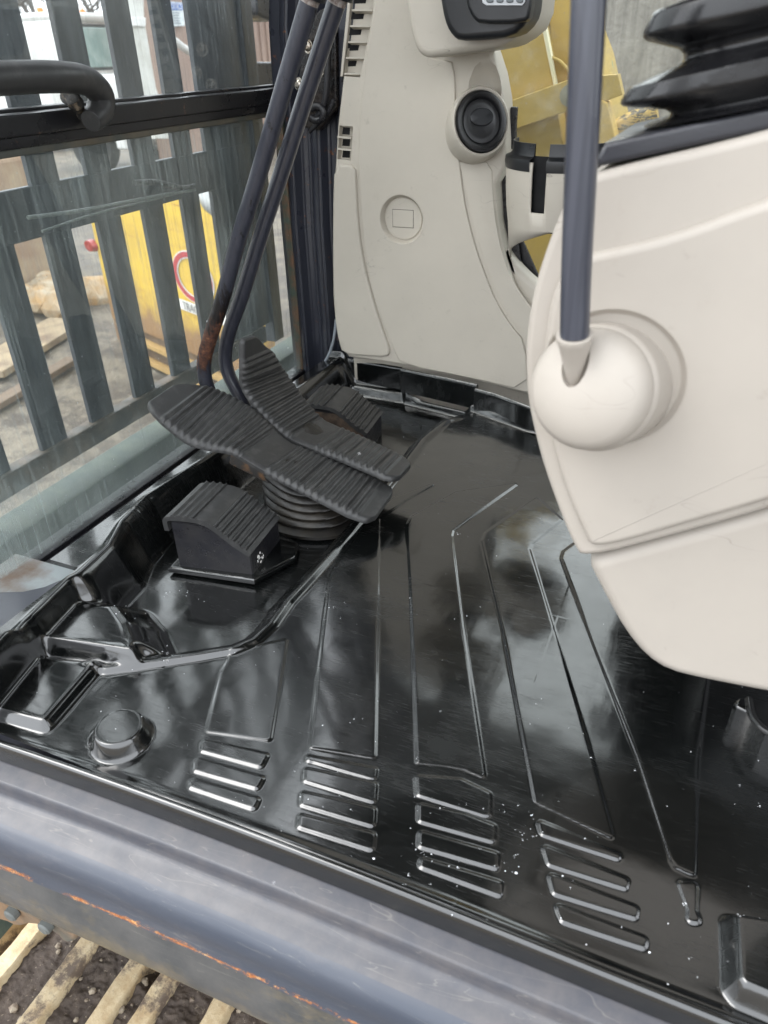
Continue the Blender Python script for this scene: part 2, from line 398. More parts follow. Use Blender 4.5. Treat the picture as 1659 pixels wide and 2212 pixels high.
# ================================================================== floor mat (height field)
def sdf(X, Y, P):
    P = np.array([(p[0], p[1]) for p in P]); n = len(P); d = np.full(X.shape, 1e9); s = np.ones(X.shape)
    for i in range(n):
        a = P[i]; b = P[i-1]; ex, ey = b-a; wx = X-a[0]; wy = Y-a[1]
        t = np.clip((wx*ex+wy*ey)/(ex*ex+ey*ey+1e-12), 0, 1); d = np.minimum(d, (wx-ex*t)**2+(wy-ey*t)**2)
        c1 = Y >= a[1]; c2 = Y < b[1]; c3 = ex*wy > ey*wx
        s = np.where((c1 & c2 & c3) | (~c1 & ~c2 & ~c3), -s, s)
    return s*np.sqrt(d)
def sms(t): t = np.clip(t, 0, 1); return t*t*(3-2*t)
STEP = .0011
x0, x1, y0, y1 = -.80, .30, .314, 1.30
nx = int((x1-x0)/STEP); ny = int((y1-y0)/STEP)
X, Y = np.meshgrid(np.linspace(x0, x1, nx), np.linspace(y0, y1, ny)); Z = np.zeros_like(X)
def local(P, m):
    xs = [p[0] for p in P]; ys = [p[1] for p in P]
    i0 = max(0, int((min(xs)-m-x0)/STEP)); i1 = min(nx, int((max(xs)+m-x0)/STEP)+2); j0 = max(0, int((min(ys)-m-y0)/STEP)); j1 = min(ny, int((max(ys)+m-y0)/STEP)+2)
    return (slice(j0, j1), slice(i0, i1))
def raised(P, h, wd, rad=0., mode='add'):
    P = [(p[0], p[1]) for p in P]
    if rad:
        P = [tuple(v) for v in inset([Vector(p) for p in P], rad)]
    sl = local(P, wd+.03+rad); d = sdf(X[sl], Y[sl], P)-rad
    Z[sl] += h*sms((wd/2-d)/wd)
# recess under the pedals
rec = [(1019, 892), (960, 906), (905, 952), (870, 1000), (745, 1150), (660, 1245), (609, 1300), (575, 1348), (540, 1380), (500, 1396), (430, 1408), (330, 1423), (235, 1436)]
rp = [(p.x, p.y) for p in UZ(rec, 0)] + [(-.635, .433), (-.70, .44), (-.70, 1.28), (-.37, 1.28)]
d = sdf(X, Y, rp)
wE = 1.0
d_rec = d.copy(); Z -= .018*sms((-d-.002)/.018)
band = np.exp(-(np.abs(d-.008)/.0062)**3)*.0060*sms((X+.575)/.03)*sms((1.22-Y)/.05)
Z += band
# shelf under the glass and the rise up to it
shelf = [(-.665, 1.29), (-.666, .841), (-.679, .689), (-.668, .626), (-.645, .573), (-.637, .508), (-.641, .498), (-.628, .417), (-.617, .369), (-.600, .30), (-.81, .30), (-.81, 1.29)]
shelf = [(a, b) for a, b in shelf]
d = sdf(X, Y, shelf)
ramp_w = .010+.020*sms((Y-.49)/.03)
Z = Z*(1-sms(1-d/ramp_w)) + .05*sms(1-d/ramp_w)
Z += .003*np.exp(-((d+.004)/.003)**2)
# raised corner bump, stepped towards the door
cb = [(p.x, p.y) for p in UZ([(86, 1374), (158, 1308), (236, 1312), (262, 1345), (285, 1402), (195, 1389)], .022)]
sl = local(cb, .09); d = sdf(X[sl], Y[sl], cb)
wdt = .009+.040*sms((-d_rec[sl]-.002)/.012)
Z[sl] = np.maximum(Z[sl], Z[sl]+(.022-Z[sl])*sms(1-d/wdt))
Z[sl] += .0022*np.exp(-((d-.0005)/.0022)**2)*sms((.462-Y[sl])/.01)
# foot tray by the door post
raised([(p.x, p.y) for p in UZ([(-60, 1500), (0, 1462), (95, 1422), (218, 1436), (100, 1574), (-60, 1530)], .004)], .011, .008, .006)
tr = [(p.x, p.y) for p in UZ([(-60, 1500), (0, 1462), (95, 1422), (218, 1436), (100, 1574), (-60, 1530)], .004)]
# round button
b0 = U(263, 1592, 'z', .002); dd = np.hypot(X-b0.x, Y-b0.y)
Z += .018*sms((.0315-dd)/.009)
# long fan-shaped panels
RL = dict(
 p1=[(500, 1408), (622, 1380), (586, 1602), (444, 1582), (478, 1450)],
 p2=[(668, 1617), (690, 1420), (712, 1242), (765, 1166), (800, 1118), (850, 1075), (940, 1045), (880, 1080), (820, 1120), (818, 1300), (812, 1640)],
 p3=[(900, 1650), (893, 1450), (886, 1262), (878, 1132), (888, 1116), (985, 1063), (1120, 1045), (980, 1146), (977, 1158), (1000, 1350), (1022, 1500), (1050, 1686), (1002, 1664), (960, 1656)],
 p4=[(1155, 1735), (1120, 1550), (1085, 1360), (1040, 1168), (1047, 1152), (1160, 1075), (1215, 1124), (1150, 1176), (1145, 1187), (1215, 1420), (1272, 1610), (1328, 1816)],
 p5=[(1448, 1860), (1378, 1640), (1280, 1390), (1212, 1207), (1216, 1192), (1300, 1130), (1640, 1130), (1540, 1400), (1508, 1640), (1502, 1896), (1458, 1876)])
for k, P in RL.items(): raised(UZ(P, 0), .0013, .0028, .003)
bars = [
 [(436, 1598), (582, 1630), (566, 1661), (433, 1625)], [(421, 1637), (573, 1680), (558, 1708), (419, 1668)], [(411, 1681), (563, 1726), (551, 1752), (409, 1704)],
 [(661, 1633), (816, 1660), (812, 1688), (662, 1645)], [(657, 1660), (815, 1692), (812, 1738), (655, 1690)], [(650, 1711), (812, 1747), (810, 1790), (648, 1742)], [(645, 1759), (812, 1802), (808, 1842), (643, 1790)],
 [(897, 1676), (996, 1684), (1061, 1715), (1061, 1764), (1046, 1766), (900, 1720)], [(903, 1736), (1004, 1759), (1072, 1785), (1069, 1824), (903, 1777)], [(905, 1795), (1079, 1845), (1077, 1882), (903, 1832)], [(908, 1853), (1087, 1907), (1085, 1941), (905, 1876)],
 [(1157, 1770), (1342, 1846), (1339, 1861), (1168, 1806)], [(1168, 1824), (1360, 1900), (1355, 1924), (1183, 1871)], [(1181, 1884), (1381, 1960), (1376, 1988), (1194, 1933)], [(1194, 1949), (1402, 2027), (1394, 2053), (1212, 1993)],
 [(1462, 1905), (1508, 1905), (1504, 1996), (1496, 1996)]]
for P in bars: raised(UZ(P, 0), .0019, .0027, .0035)
# block in the near right corner
bk = [(1568, 1992), (1690, 2012), (1760, 2240), (1590, 2165), (1573, 2140)]
raised(UZ(bk, 0), .020, .012, .004)
for it in range(2):
    Z[1:-1, 1:-1] = Z[1:-1, 1:-1]*.5+(Z[:-2, 1:-1]+Z[2:, 1:-1]+Z[1:-1, :-2]+Z[1:-1, 2:])*.125
fl = (slice(0, int((.66-y0)/STEP)), slice(0, int((-.48-x0)/STEP)))
for it in range(14):
    A_ = Z[fl]; A_[1:-1, 1:-1] = A_[1:-1, 1:-1]*.4+(A_[:-2, 1:-1]+A_[2:, 1:-1]+A_[1:-1, :-2]+A_[1:-1, 2:])*.15
# lip at the door side, slight waviness of the sheet
edge = Y-(.316-.014*np.clip((-.1-X)/.5, 0, 2)**2*1.0)
Z += .0025*np.exp(-((edge-.006)/.005)**2)
Z += .0016*vnoise(X, Y, 9, 5, 3)+.0022*vnoise(X, Y, 4, 9, 2)
# back flange
wl = [(-.72, 1.285), (-.534, 1.285), (-.519, 1.263), (-.37, 1.236), (-.36, 1.232), (-.25, 1.188), (-.10, 1.165), (.35, 1.15), (.35, 1.4), (-.72, 1.4)]
d = sdf(X, Y, wl); Z += .012*sms(1-(d+.004)/.010)**2
a = np.arange(nx*ny).reshape(ny, nx)
fc = np.stack([a[:-1, :-1], a[:-1, 1:], a[1:, 1:], a[1:, :-1]], -1)
xc = X[:-1, :-1]; yc = Y[:-1, :-1]; ec = edge[:-1, :-1]; dc = d[:-1, :-1]
keep = ~((xc < -.697) | ((yc < .510) & (xc < -.651+.00*yc)) | (ec < 0) | (dc < -.006))
keep &= ~((yc < .52) & (xc < -.651-(.0)*(yc)) )
co = np.stack([X, Y, Z], -1).reshape(-1, 3)
fk = fc[keep].reshape(-1, 4); used = np.unique(fk); rm = np.zeros(len(co), int); rm[used] = np.arange(len(used))
# snap door edge to a clean line
co2 = co[used]
mat_me = npmesh('mat_sheet', co2, rm[fk])
def mat_h(x, y):
    i = min(nx-1, max(0, int((x-x0)/STEP))); j = min(ny-1, max(0, int((y-y0)/STEP))); return float(Z[j, i])
mat = thing('floor_mat', 'glossy black moulded vinyl floor mat with fan shaped panels and raised bars', 'floor mat', (-.2, .6, 0))
ms = link('mat_sheet', mat_me, M['mat'], mat)
# skirt along the door side: short drop of the sheet with a rounded lip
def sweepX(bm, prof, xs, yo):
    rows = [[bm.verts.new((x, y+yo(x), z)) for y, z in prof] for x in xs]
    for a, b in zip(rows, rows[1:]):
        for i in range(len(prof)-1): bm.faces.new((a[i], a[i+1], b[i+1], b[i]))
bow = lambda x: -.014*max(0, (-.1-x)/.5)**2
xs = [-.80+k*.025 for k in range(64)]
bm = BM(); sweepX(bm, [(.322, -.002), (.3205, .0022), (.318, .0034), (.3155, .0028), (.3140, .0008), (.3132, -.002), (.3122, -.009), (.3108, -.0175)], [x for x in xs if x > -.66 and x < .33], bow)
link('mat_edge', bm, M['mat'], mat, 60)
def strip(name, pts, h, th, label=None):
    """upright flange along a floor line pts, rolled top edge"""
    bm = BM(); prof = [(0, .004), (0, h-.006), (.0015, h-.002), (.004, h), (.0075, h-.001), (.010, h-.004), (.010, h-.02), (.0085, .002)]
    # offset outwards = +Y mostly
    rows = []
    for i, p in enumerate(pts):
        a = Vector(pts[max(0, i-1)]); b = Vector(pts[min(len(pts)-1, i+1)]); t = (b-a).normalized(); n = Vector((-t.y, t.x))
        rows.append([bm.verts.new((p[0]+n.x*(o-th), p[1]+n.y*(o-th), z)) for o, z in prof])
    for a, b in zip(rows, rows[1:]):
        for i in range(len(prof)-1): bm.faces.new((a[i], a[i+1], b[i+1], b[i]))
    bm.faces.new(rows[0]); bm.faces.new(rows[-1][::-1])
    return link(name, bm, M['mat'], mat, 40)
strip('wall_flange', [(-.665, 1.292), (-.60, 1.288), (-.533, 1.282)], .050, .004)
strip('wall_flange', [(-.528, 1.272), (-.45, 1.259), (-.366, 1.243)], .052, .004)
strip('wall_flange', [(-.368, 1.234), (-.33, 1.224), (-.295, 1.208), (-.25, 1.186), (-.18, 1.172), (.30, 1.155)], .046, .0)
# snow flecks lying on the mat
bm = BM(); cl = []
def fleck(p, s):
    n = random.randint(4, 6)
    vs = [bm.verts.new(p+Vector((math.cos(a)*s*random.uniform(.5, 1.1), math.sin(a)*s*random.uniform(.5, 1.1), 0))) for a in [6.283*k/n for k in range(n)]]
    t = bm.verts.new(p+Vector((random.uniform(-.3, .3)*s, random.uniform(-.3, .3)*s, s*random.uniform(.5, .9))))
    for k in range(n): bm.faces.new((vs[k], vs[(k+1) % n], t))
    bm.faces.new(vs[::-1])
hot = [(1000, 1745), (1090, 1870), (380, 1440), (1125, 1770), (1140, 1800), (955, 1755), (985, 1860), (600, 1130), (400, 1260), (245, 1360), (740, 1330), (970, 1235), (1190, 2180), (905, 1840), (840, 1930)]
cnt = 0
while cnt < 560:
    if random.random() < .2:
        h = random.choice(hot); px = random.gauss(h[0], 22); py = random.gauss(h[1], 14)
    else: px = random.uniform(0, 1659); py = random.uniform(880, 2150)
    p = U(px, py, 'z', 0)
    if not (-.64 < p.x < .28 and .318 < p.y < 1.2): continue
    p.z = mat_h(p.x, p.y)-.0002
    if p.z > .04: continue
    s = min(.0021, random.lognormvariate(-7.6, .45)); fleck(p, s)
    if random.random() < .25:
        for _ in range(3): fleck(p+Vector((random.gauss(0, s*1.6), random.gauss(0, s*1.6), 0)), s*.7)
    cnt += 1
q = Mt('snow'); q.col((.85, .87, .9)); q.rough(.6); q.i('Subsurface Weight', .2); q.i('Subsurface Radius', (.002, .002, .002)); M['snow'] = q.m
props(link('snow_flecks', bm, M['snow']), 'tiny white snow flecks scattered over the black mat', 'snow', kind='stuff')
bm = BM()
for _ in range(16):
    px = random.uniform(150, 1350); py = random.uniform(600, 2000); t = random.uniform(.35, .9)
    dd_ = fw + RT*((px-829.5)/FP) + DN*((py-1106)/FP); p = CAM+dd_*t
    if p.z < .03 or p.y > 1.1 or p.x > .1: continue
    fleck(p, random.uniform(.0004, .0008))
props(link('falling_snow', bm, M['snow']), 'a few snowflakes drifting through the doorway', 'snow', kind='stuff')

# ================================================================== excavator cab
cab = thing('excavator_cab', 'purple grey painted steel cab with worn door sill and dirty windshield', 'excavator cab', (-.2, .3, -.02))
sp = [(.330, -.0185), (.3125, -.0185), (.3095, -.0192), (.2945, -.0218), (.2922, -.0235), (.2908, -.0290), (.2895, -.0350), (.2870, -.0375), (.2820, -.0392), (.2760, -.0408), (.2700, -.0426), (.2645, -.0450), (.2600, -.0482), (.2568, -.0522), (.2546, -.0572), (.2532, -.0630), (.2524, -.0690), (.2530, -.0745), (.2520, -.085), (.2470, -.105), (.2420, -.125), (.2400, -.140), (.2430, -.150), (.2530, -.155), (.275, -.155)]
bm = BM(); sweepX(bm, sp, [-.95+k*.02 for k in range(95)], bow)
sill = link('door_sill', bm, M['sill'], cab, 60)
# floor plate under the mat and the painted panel at the door post
bm = BM(); box(bm, (-.80, .30, -.10), (1.0, 1.32, -.03)); link('floor_plate', bm, M['paint'], cab)
ap = BM()
pillow(ap, UZ([(-140, 1310), (0, 1277), (50, 1276), (95, 1266), (128, 1252), (158, 1246), (160, 1262), (60, 1346), (0, 1384), (-140, 1470)], .040), (0, 0, -1), .05, .003)
link('door_post_foot', ap, M['paint'], cab, 50)
bm = BM(); box(bm, (-.80, .30, -.02), (-.66, .55, .012)); link('foot_pocket', bm, simple('pocket_metal', (.30, .33, .34), .45, (.16, .11, .08), 14), cab)
# windshield: bottom gasket, panes, middle rails
GX = -.775
bm = BM(); box(bm, (GX-.02, .28, -.012), (GX+.012, 1.32, .008), .003); box(bm, (GX+.012, .28, -.02), (GX+.03, 1.32, .002), .002); link('bottom_gasket', bm, M['steel_black'], cab, 40)
bm = BM(); box(bm, (GX+.03, .535, -.03), (-.705, 1.32, .006), .004); link('gutter', bm, simple('gutter_black', (.01, .011, .012), .4), cab, 40)
bm = BM(); box(bm, (GX-.0025, .30, .006), (GX+.0025, 1.315, .498)); link('lower_windshield', bm, M['glass_low'], cab)
bm = BM(); box(bm, (GX-.0175, .30, .525), (GX-.0125, 1.335, 1.22)); link('upper_windshield', bm, M['glass'], cab)
bm = BM()
box(bm, (GX-.02, .28, .506), (GX+.016, 1.33, .530), .004); box(bm, (GX-.008, .28, .494), (GX+.010, 1.33, .508), .003); box(bm, (GX-.028, .28, .527), (GX-.004, 1.33, .534), .002)
q = Mt('rail_black'); q.col(q.mix(q.ramp(q.noise(30, 7, .75), [(.62, 0), (.68, 1)]), (.012, .012, .014), (.16, .09, .055))); q.rough(q.ramp(q.noise(20, 4), [(.3, .22), (.7, .45)])); q.bump(q.noise(80, 4), .2, .001)
link('windshield_rail', bm, q.m, cab, 40)
bm = BM(); box(bm, (GX-.006, .28, .486), (GX+.006, 1.33, .495), .002); link('rail_seal', bm, simple('seal_grey', (.07, .075, .065), .5, (.12, .10, .07), 20), cab, 40)
# green primer panel outside below the guard
bm = BM(); box(bm, (-.90, .2, -.60), (-.835, 1.5, .012), .006)
q = Mt('mossy_front_panel'); q.col(q.mix(q.ramp(q.noise(1, 7, .7, co=q.mapping((10, 22, 5))), [(.35, 0), (.7, 1)]), (.028, .046, .042), (.085, .105, .075))); q.rough(.6)
link('front_panel', bm, q.m, cab, 40)
# front right corner post: ribbed channel
prof = [(-.800, 1.318), (-.772, 1.312), (-.765, 1.296), (-.752, 1.292), (-.742, 1.312), (-.728, 1.318), (-.716, 1.300), (-.700, 1.298), (-.688, 1.318), (-.672, 1.320), (-.655, 1.290), (-.60, 1.292), (-.60, 1.40), (-.83, 1.40)]
bm = BM(); lo = []; hi = []
p2 = [Vector(p) for p in prof]
rows = []
for z, dx in ((-.03, .0), (.30, .0), (.62, .012), (1.25, .10)):
    rows.append([bm.verts.new((p.x+dx, p.y, z)) for p in p2])
for a, b in zip(rows, rows[1:]):
    for i in range(len(p2)): bm.faces.new((a[i], a[(i+1) % len(p2)], b[(i+1) % len(p2)], b[i]))
bm.faces.new(rows[0][::-1]); bm.faces.new(rows[-1])
bmesh.ops.bevel(bm, geom=[e for e in bm.edges if abs((e.verts[0].co-e.verts[1].co).normalized().z) > .9], offset=.004, segments=3, affect='EDGES')
link('corner_post', bm, paint('post_paint', (.024, .026, .036), .045, 45), cab, 50)
# edge strip of the pane by the post: greenish rusty seal
bm = BM(); box(bm, (-.783, 1.300, .0), (-.767, 1.316, .50), .002)
q = Mt('moss_seal'); q.col(q.mix(q.ramp(q.noise(30, 6, .7), [(.4, 0), (.6, 1)]), (.05, .07, .05), (.15, .07, .035))); q.rough(.6); link('pane_seal', bm, q.m, cab)
# roof, rear, right hand side wall with window
roofm = simple('liner', (.16, .155, .145), .7)
bm = BM(); box(bm, (-.74, .30, 1.22), (1.15, 1.34, 1.27), .01); link('roof_panel', bm, roofm, cab)
bm = BM(); box(bm, (1.10, .30, -.05), (1.15, 1.34, .55), .01); box(bm, (1.10, .30, .55), (1.15, .42, 1.22)); box(bm, (1.10, 1.22, .55), (1.15, 1.34, 1.22)); link('rear_wall', bm, M['beige'], cab)
bm = BM(); box(bm, (.55, .27, -.02), (.66, .36, 1.25), .01); link('door_post', bm, M['paint'], cab, 40)
bm = BM(); box(bm, (-.86, .27, -.16), (-.80, .33, 1.25), .01); link('front_post', bm, M['paint'], cab, 40)
bm = BM(); box(bm, (-.262, 1.30, -.03), (1.10, 1.335, .215), .004); box(bm, (-.64, 1.286, -.03), (-.2625, 1.30, .10), .002); link('side_wall', bm, M['beige'], cab, 40)
bm = BM(); box(bm, (-.74, 1.30, .90), (1.10, 1.34, 1.22), .01); link('side_header', bm, roofm, cab)
bm = BM(); box(bm, (-.65, 1.318, .1), (1.10, 1.322, .90)); link('side_window', bm, M['glass_side'], cab)
bm = BM(); pillow(bm, UY([(1098, 245), (1108, 240), (1114, 250), (1120, 500), (1160, 590), (1180, 640), (1120, 640), (1090, 500)], 1.312), (0, 1, 0), .006, .001)
link('window_seal', bm, M['steel_black'], cab)
bm = BM(); pillow(bm, UY([(1060, 380), (1102, 380), (1116, 500), (1128, 590), (1100, 590), (1070, 480)], 1.300), (0, 1, 0), .006, .001); link('gap_strip', bm, M['steel_black'], cab)
# latch cluster, cables and bolts on the post
lt = thing('windshield_latch', 'greasy black latch hook and cables on the right corner post', 'latch', (-.66, 1.29, .45))
bm = BM()
pillow(bm, UY([(655, 60), (690, 20), (722, 10), (726, 120), (728, 230), (690, 282), (650, 275), (640, 210)], 1.283), (0, 1, 0), .02, .004); link('latch_plate', bm, simple('greasy_black', (.008, .008, .009), .3, (.03, .022, .018), 50, .4, 90), lt, 40)
bm = BM(); tube(bm, UY([(712, 60), (708, 130), (706, 200), (700, 225), (692, 245), (676, 262)], 1.268), .0055); link('cable', bm, M['steel_black'], lt, 60)
bm = BM(); tube(bm, UY([(722, 215), (712, 240), (690, 262), (668, 285)], 1.270), .004); link('cable', bm, M['steel_black'], lt, 60)
bm = BM(); tube(bm, UY([(672, 235), (685, 228), (700, 236), (698, 256), (684, 262), (672, 254)], 1.262), .006); link('hook', bm, M['steel_black'], lt, 60)
chrome = simple('bolt_steel', (.5, .47, .42), .25, (.25, .2, .15), 120, met=1)
for px, py, yy_ in ((645, 182, 1.26), (690, 152, 1.27), (636, 250, 1.26), (665, 100, 1.27)):
    bm = BM(); lathe(bm, [(0, -.004), (.004, -.004), (.007, -.002), (.0075, 0), (.0105, 0), (.0105, .003), (0, .003)], axis(U(px, py, 'y', yy_), (0.3, 1, 0)), 12); link('bolt', bm, chrome, lt, 30)

# curved clear hose behind the right pedal
bm = BM(); tube(bm, UY([(726, 690), (722, 730), (712, 765), (690, 800), (668, 822)], 1.262), .0028); hz = link('drain_hose', bm, simple('hose', (.28, .31, .34), .25), None, 60)
props(hz, 'thin grey hose curving down beside the corner post', 'hose')

# ================================================================== pedals
def tread(parent, rows, name='tread', nribs=14, smooth_mid=(.50, .60)):
    """rows: (x, z_left, z_right, y_left, y_right) from toe to heel"""
    n = 300; m = 22
    A = np.array(rows); s = np.r_[0, np.cumsum(np.hypot(np.diff(A[:, 0]), np.diff((A[:, 1]+A[:, 2])/2)))]; L = s[-1]
    t = np.linspace(0, L, n); I = [np.interp(t, s, A[:, k]) for k in range(5)]
    k = np.ones(9)/9
    def smo(v, kk): 
        p = np.r_[np.full(len(kk)//2, v[0]), v, np.full(len(kk)//2, v[-1])]; return np.convolve(p, kk, 'valid')
    kk = np.ones(25)/25
    zl = smo(I[1], kk); zr = smo(I[2], kk); xx = smo(I[0], kk)
    xx += np.linspace(I[0][0]-xx[0], I[0][-1]-xx[-1], n)
    yl = smo(I[3], np.ones(7)/7); yr = smo(I[4], np.ones(7)/7)
    u = t/L
    rib = np.zeros(n)
    per = L/ (nribs*2.05)
    ph = (t/per) % 1
    prof = np.clip(1.75-np.abs(ph-.5)*4.6, 0, 1)
    act = np.where((u > .10) & (u < smooth_mid[0]) | (u > smooth_mid[1]) & (u < .93), 1, 0)
    rib = prof*.0034*smo(act.astype(float), np.ones(5)/5)
    bm = BM(); top = []; bot = []
    dx = np.gradient(xx); dz = np.gradient((zl+zr)/2); ln = np.hypot(dx, dz); nx_ = -dz/ln; nz_ = dx/ln
    sg = 1 if nz_.mean() > 0 else -1
    for i in range(n):
        rt_, rb_ = [], []
        for j in range(m+1):
            v = j/m; y = yl[i]*(1-v)+yr[i]*v; z = zl[i]*(1-v)+zr[i]*v
            ew = min(v, 1-v)*abs(yr[i]-yl[i]); ed = min(1, ew/.005); el = min(1, min(t[i], L-t[i])/.005); e = min(ed, el)
            hgt = rib[i]*min(1, max(0, (ew-.003)/.003)) - .0035*(1-math.sqrt(max(0, 1-(1-e)**2)))
            rt_.append(bm.verts.new((xx[i]+sg*nx_[i]*hgt, y, z+sg*nz_[i]*hgt)))
            rb_.append(bm.verts.new((xx[i]-sg*nx_[i]*.0085, y, z-sg*nz_[i]*.0085)))
        top.append(rt_); bot.append(rb_)
    for i in range(n-1):
        for j in range(m):
            bm.faces.new((top[i][j], top[i][j+1], top[i+1][j+1], top[i+1][j])); bm.faces.new((bot[i][j], bot[i+1][j], bot[i+1][j+1], bot[i][j+1]))
        bm.faces.new((top[i][0], top[i+1][0], bot[i+1][0], bot[i][0])); bm.faces.new((top[i][m], bot[i][m], bot[i+1][m], top[i+1][m]))
    bm.faces.new(top[0]+bot[0][::-1]); bm.faces.new(top[-1][::-1]+bot[-1])
    return link(name, bm, M['rubber'], parent, 50)
pl = thing('travel_pedal', 'nearer travel pedal with black ribbed tread, lying flatter, and rusty patched lever', 'pedal', (-.52, .80, 0), 'pair of travel pedals with levers')
tread(pl, [(-.708, .166, .169, .762, .814), (-.705, .165, .168, .757, .822), (-.690, .157, .161, .749, .846), (-.672, .146, .154, .744, .861), (-.635, .122, .146, .743, .862), (-.60, .116, .130, .748, .862), (-.57, .112, .108, .757, .861), (-.545, .097, .085, .760, .860), (-.50, .079, .073, .761, .860), (-.40, .044, .050, .762, .860), (-.376, .036, .042, .768, .857), (-.366, .034, .038, .785, .842)], nribs=17, smooth_mid=(.44, .55))
pr_ = thing('travel_pedal', 'farther travel pedal with toe plate tipped upright and smooth grey lever', 'pedal', (-.52, .91, 0), 'pair of travel pedals with levers')
tread(pr_, [(-.609, .232, .228, .878, .903), (-.610, .226, .222, .872, .910), (-.612, .205, .198, .869, .934), (-.613, .190, .182, .867, .956), (-.616, .158, .138, .864, .985), (-.602, .140, .122, .862, .985), (-.576, .112, .106, .861, .970), (-.545, .090, .076, .861, .966), (-.52, .083, .071, .860, .962), (-.46, .075, .066, .855, .946), (-.385, .063, .059, .846, .922), (-.372, .060, .057, .850, .914), (-.362, .058, .055, .862, .902)], nribs=17, smooth_mid=(.50, .60))
# rubber boots under the pedals
def boot(parent, cx, cy, z1):
    bm = BM(); n = 6; prof = [(0.072, -.014), (.072, -.009), (.064, -.006)]
    for k in range(n):
        z = -.004+(z1+.004)*k/n; r = .062-.016*k/n; dz = (z1+.004)/n
        prof += [(r-.006, z), (r, z+dz*.35), (r, z+dz*.6), (r-.006, z+dz*.95)]
    prof += [(.03, z1), (0, z1)]
    seg = 64; M_ = Matrix.Translation((cx, cy, 0)) @ Matrix.Rotation(R(8), 4, 'X') @ Matrix.Rotation(R(-12), 4, 'Y')
    lathe(bm, prof, Matrix.Translation((cx, cy, 0)), seg, 1.12, .8)
    for v in bm.verts:
        a = math.atan2(v.co.y-cy, v.co.x-cx); t = max(0, v.co.z)/z1
        v.co.z += t*(.006*math.sin(2*a+1.0)+.012*math.cos(a+2.6))
        v.co.x -= t*.016
    return link('boot', bm, M['boot'], parent, 60)
boot(pl, -.492, .812, .070); boot(pr_, -.492, .925, .07)
for P_, yy_ in ((pl, .81), (pr_, .915)):
    bm = BM(); box(bm, (-.60, yy_-.03, .055), (-.49, yy_+.03, .078), .004, Matrix.Translation((-.545, yy_, .067)) @ Matrix.Rotation(R(18), 4, 'Y') @ Matrix.Translation((.545, -yy_, -.067))); link('pedal_bracket', bm, simple('bracket_rust', (.03, .028, .026), .6, (.16, .085, .04), 60, .4, 120, lo=.5, hi=.7), P_, 40)
def lever(parent, px, Y_, r, m):
    bm = BM(); path = UY(px, Y_); tube(bm, path, r, 28, sm=4); return link('lever', bm, m, parent, 60)
lever(pl, [(462, 872), (452, 848), (441, 812), (440, 775), (456, 722), (484, 638), (514, 518), (554, 396), (604, 220), (656, 44), (668, 4)], .885, .0110, M['lever_rusty'])
lever(pr_, [(530, 880), (512, 845), (494, 812), (485, 775), (491, 725), (524, 638), (560, 518), (601, 396), (656, 220), (714, 44), (727, 6)], .925, .0108, M['lever'])
tip = simple('worn_tip', (.35, .32, .30), .5, (.12, .07, .05), 200)
for P_, px, Y_ in ((pl, [(667, 6), (671, -7)], .885), (pr_, [(726, 8), (731, -7)], .925)):
    bm = BM(); tube(bm, UY(px, Y_), .0113 if P_ is pl else .0112, 24, sm=0); link('lever_collar', bm, tip, P_, 60)
for P_, px, Y_ in ((pl, [(671, -8), (695, -90)], .885), (pr_, [(731, -8), (755, -90)], .925)):
    bm = BM(); tube(bm, UY(px, Y_), .017, 24, sm=0); link('lever_grip', bm, M['black_plastic'], P_, 60)

# ================================================================== foot rests
fr = thing('foot_rest', 'low black foot rest box with ribbed cap, alone on the near side of the pedals', 'foot rest', (-.545, .67, -.012), 'foot rest boxes beside the pedals')
e1 = Vector((.11, .021, 0)).normalized(); e2 = Vector((-e1.y*.9-.01, e1.x, 0)).normalized(); e2 = Vector((-.10, 1, 0)).normalized(); e3 = Vector((0, 0, 1)); O = Vector((-.597, .628, -.014))
def Lf(u, v, z): return O+e1*u+e2*v+e3*z
bm = BM()
side = [(.006, 0), (.112, 0), (.112, .040), (.096, .052), (.078, .068), (.060, .078), (.006, .080)]
a = [bm.verts.new(Lf(u, 0, z)) for u, z in side]; b = [bm.verts.new(Lf(u, .086, z)) for u, z in side]
for i in range(len(side)): j = (i+1) % len(side); bm.faces.new((a[i], a[j], b[j], b[i]))
bm.faces.new(a[::-1]); bm.faces.new(b)
bmesh.ops.bevel(bm, geom=bm.edges[:], offset=.0012, segments=2, affect='EDGES')
link('box', bm, M['steel_black'], fr, 30)
bm = BM()
pr2 = chaikin([Vector(p) for p in [(-.003, .066), (-.004, .086), (.010, .090), (.040, .090), (.058, .087), (.074, .076), (.094, .057), (.115, .044)]], 3, closed=False)
cum = [0]
for p, q_ in zip(pr2, pr2[1:]): cum.append(cum[-1]+(q_-p).length)
L = cum[-1]; N = 220; P_ = []
for i in range(N+1):
    t = L*i/N; k = max(j for j in range(len(cum)) if cum[j] <= t+1e-9); k = min(k, len(pr2)-2); f = (t-cum[k])/(cum[k+1]-cum[k]); P_.append(pr2[k].lerp(pr2[k+1], f))
rws = []
for i, p in enumerate(P_):
    a_ = P_[max(0, i-1)]; b_ = P_[min(N, i+1)]; t_ = (b_-a_).normalized(); nrm = Vector((-t_.y, t_.x)); u = i/N
    act = 1 if (.18 < u < .42 or .60 < u < .96) else 0
    rb = .0028*max(0, min(1, 1.4-abs(((u*15.5) % 1)-.5)*4.6))*act
    o_ = p+nrm*rb; i_ = p-nrm*.0065
    rws.append([bm.verts.new(Lf(o_.x, vv, o_.y)) for vv in (-.003, -.001)] + [bm.verts.new(Lf(o_.x, .089, o_.y)), bm.verts.new(Lf(i_.x, .089, i_.y)), bm.verts.new(Lf(i_.x, -.003, i_.y))])
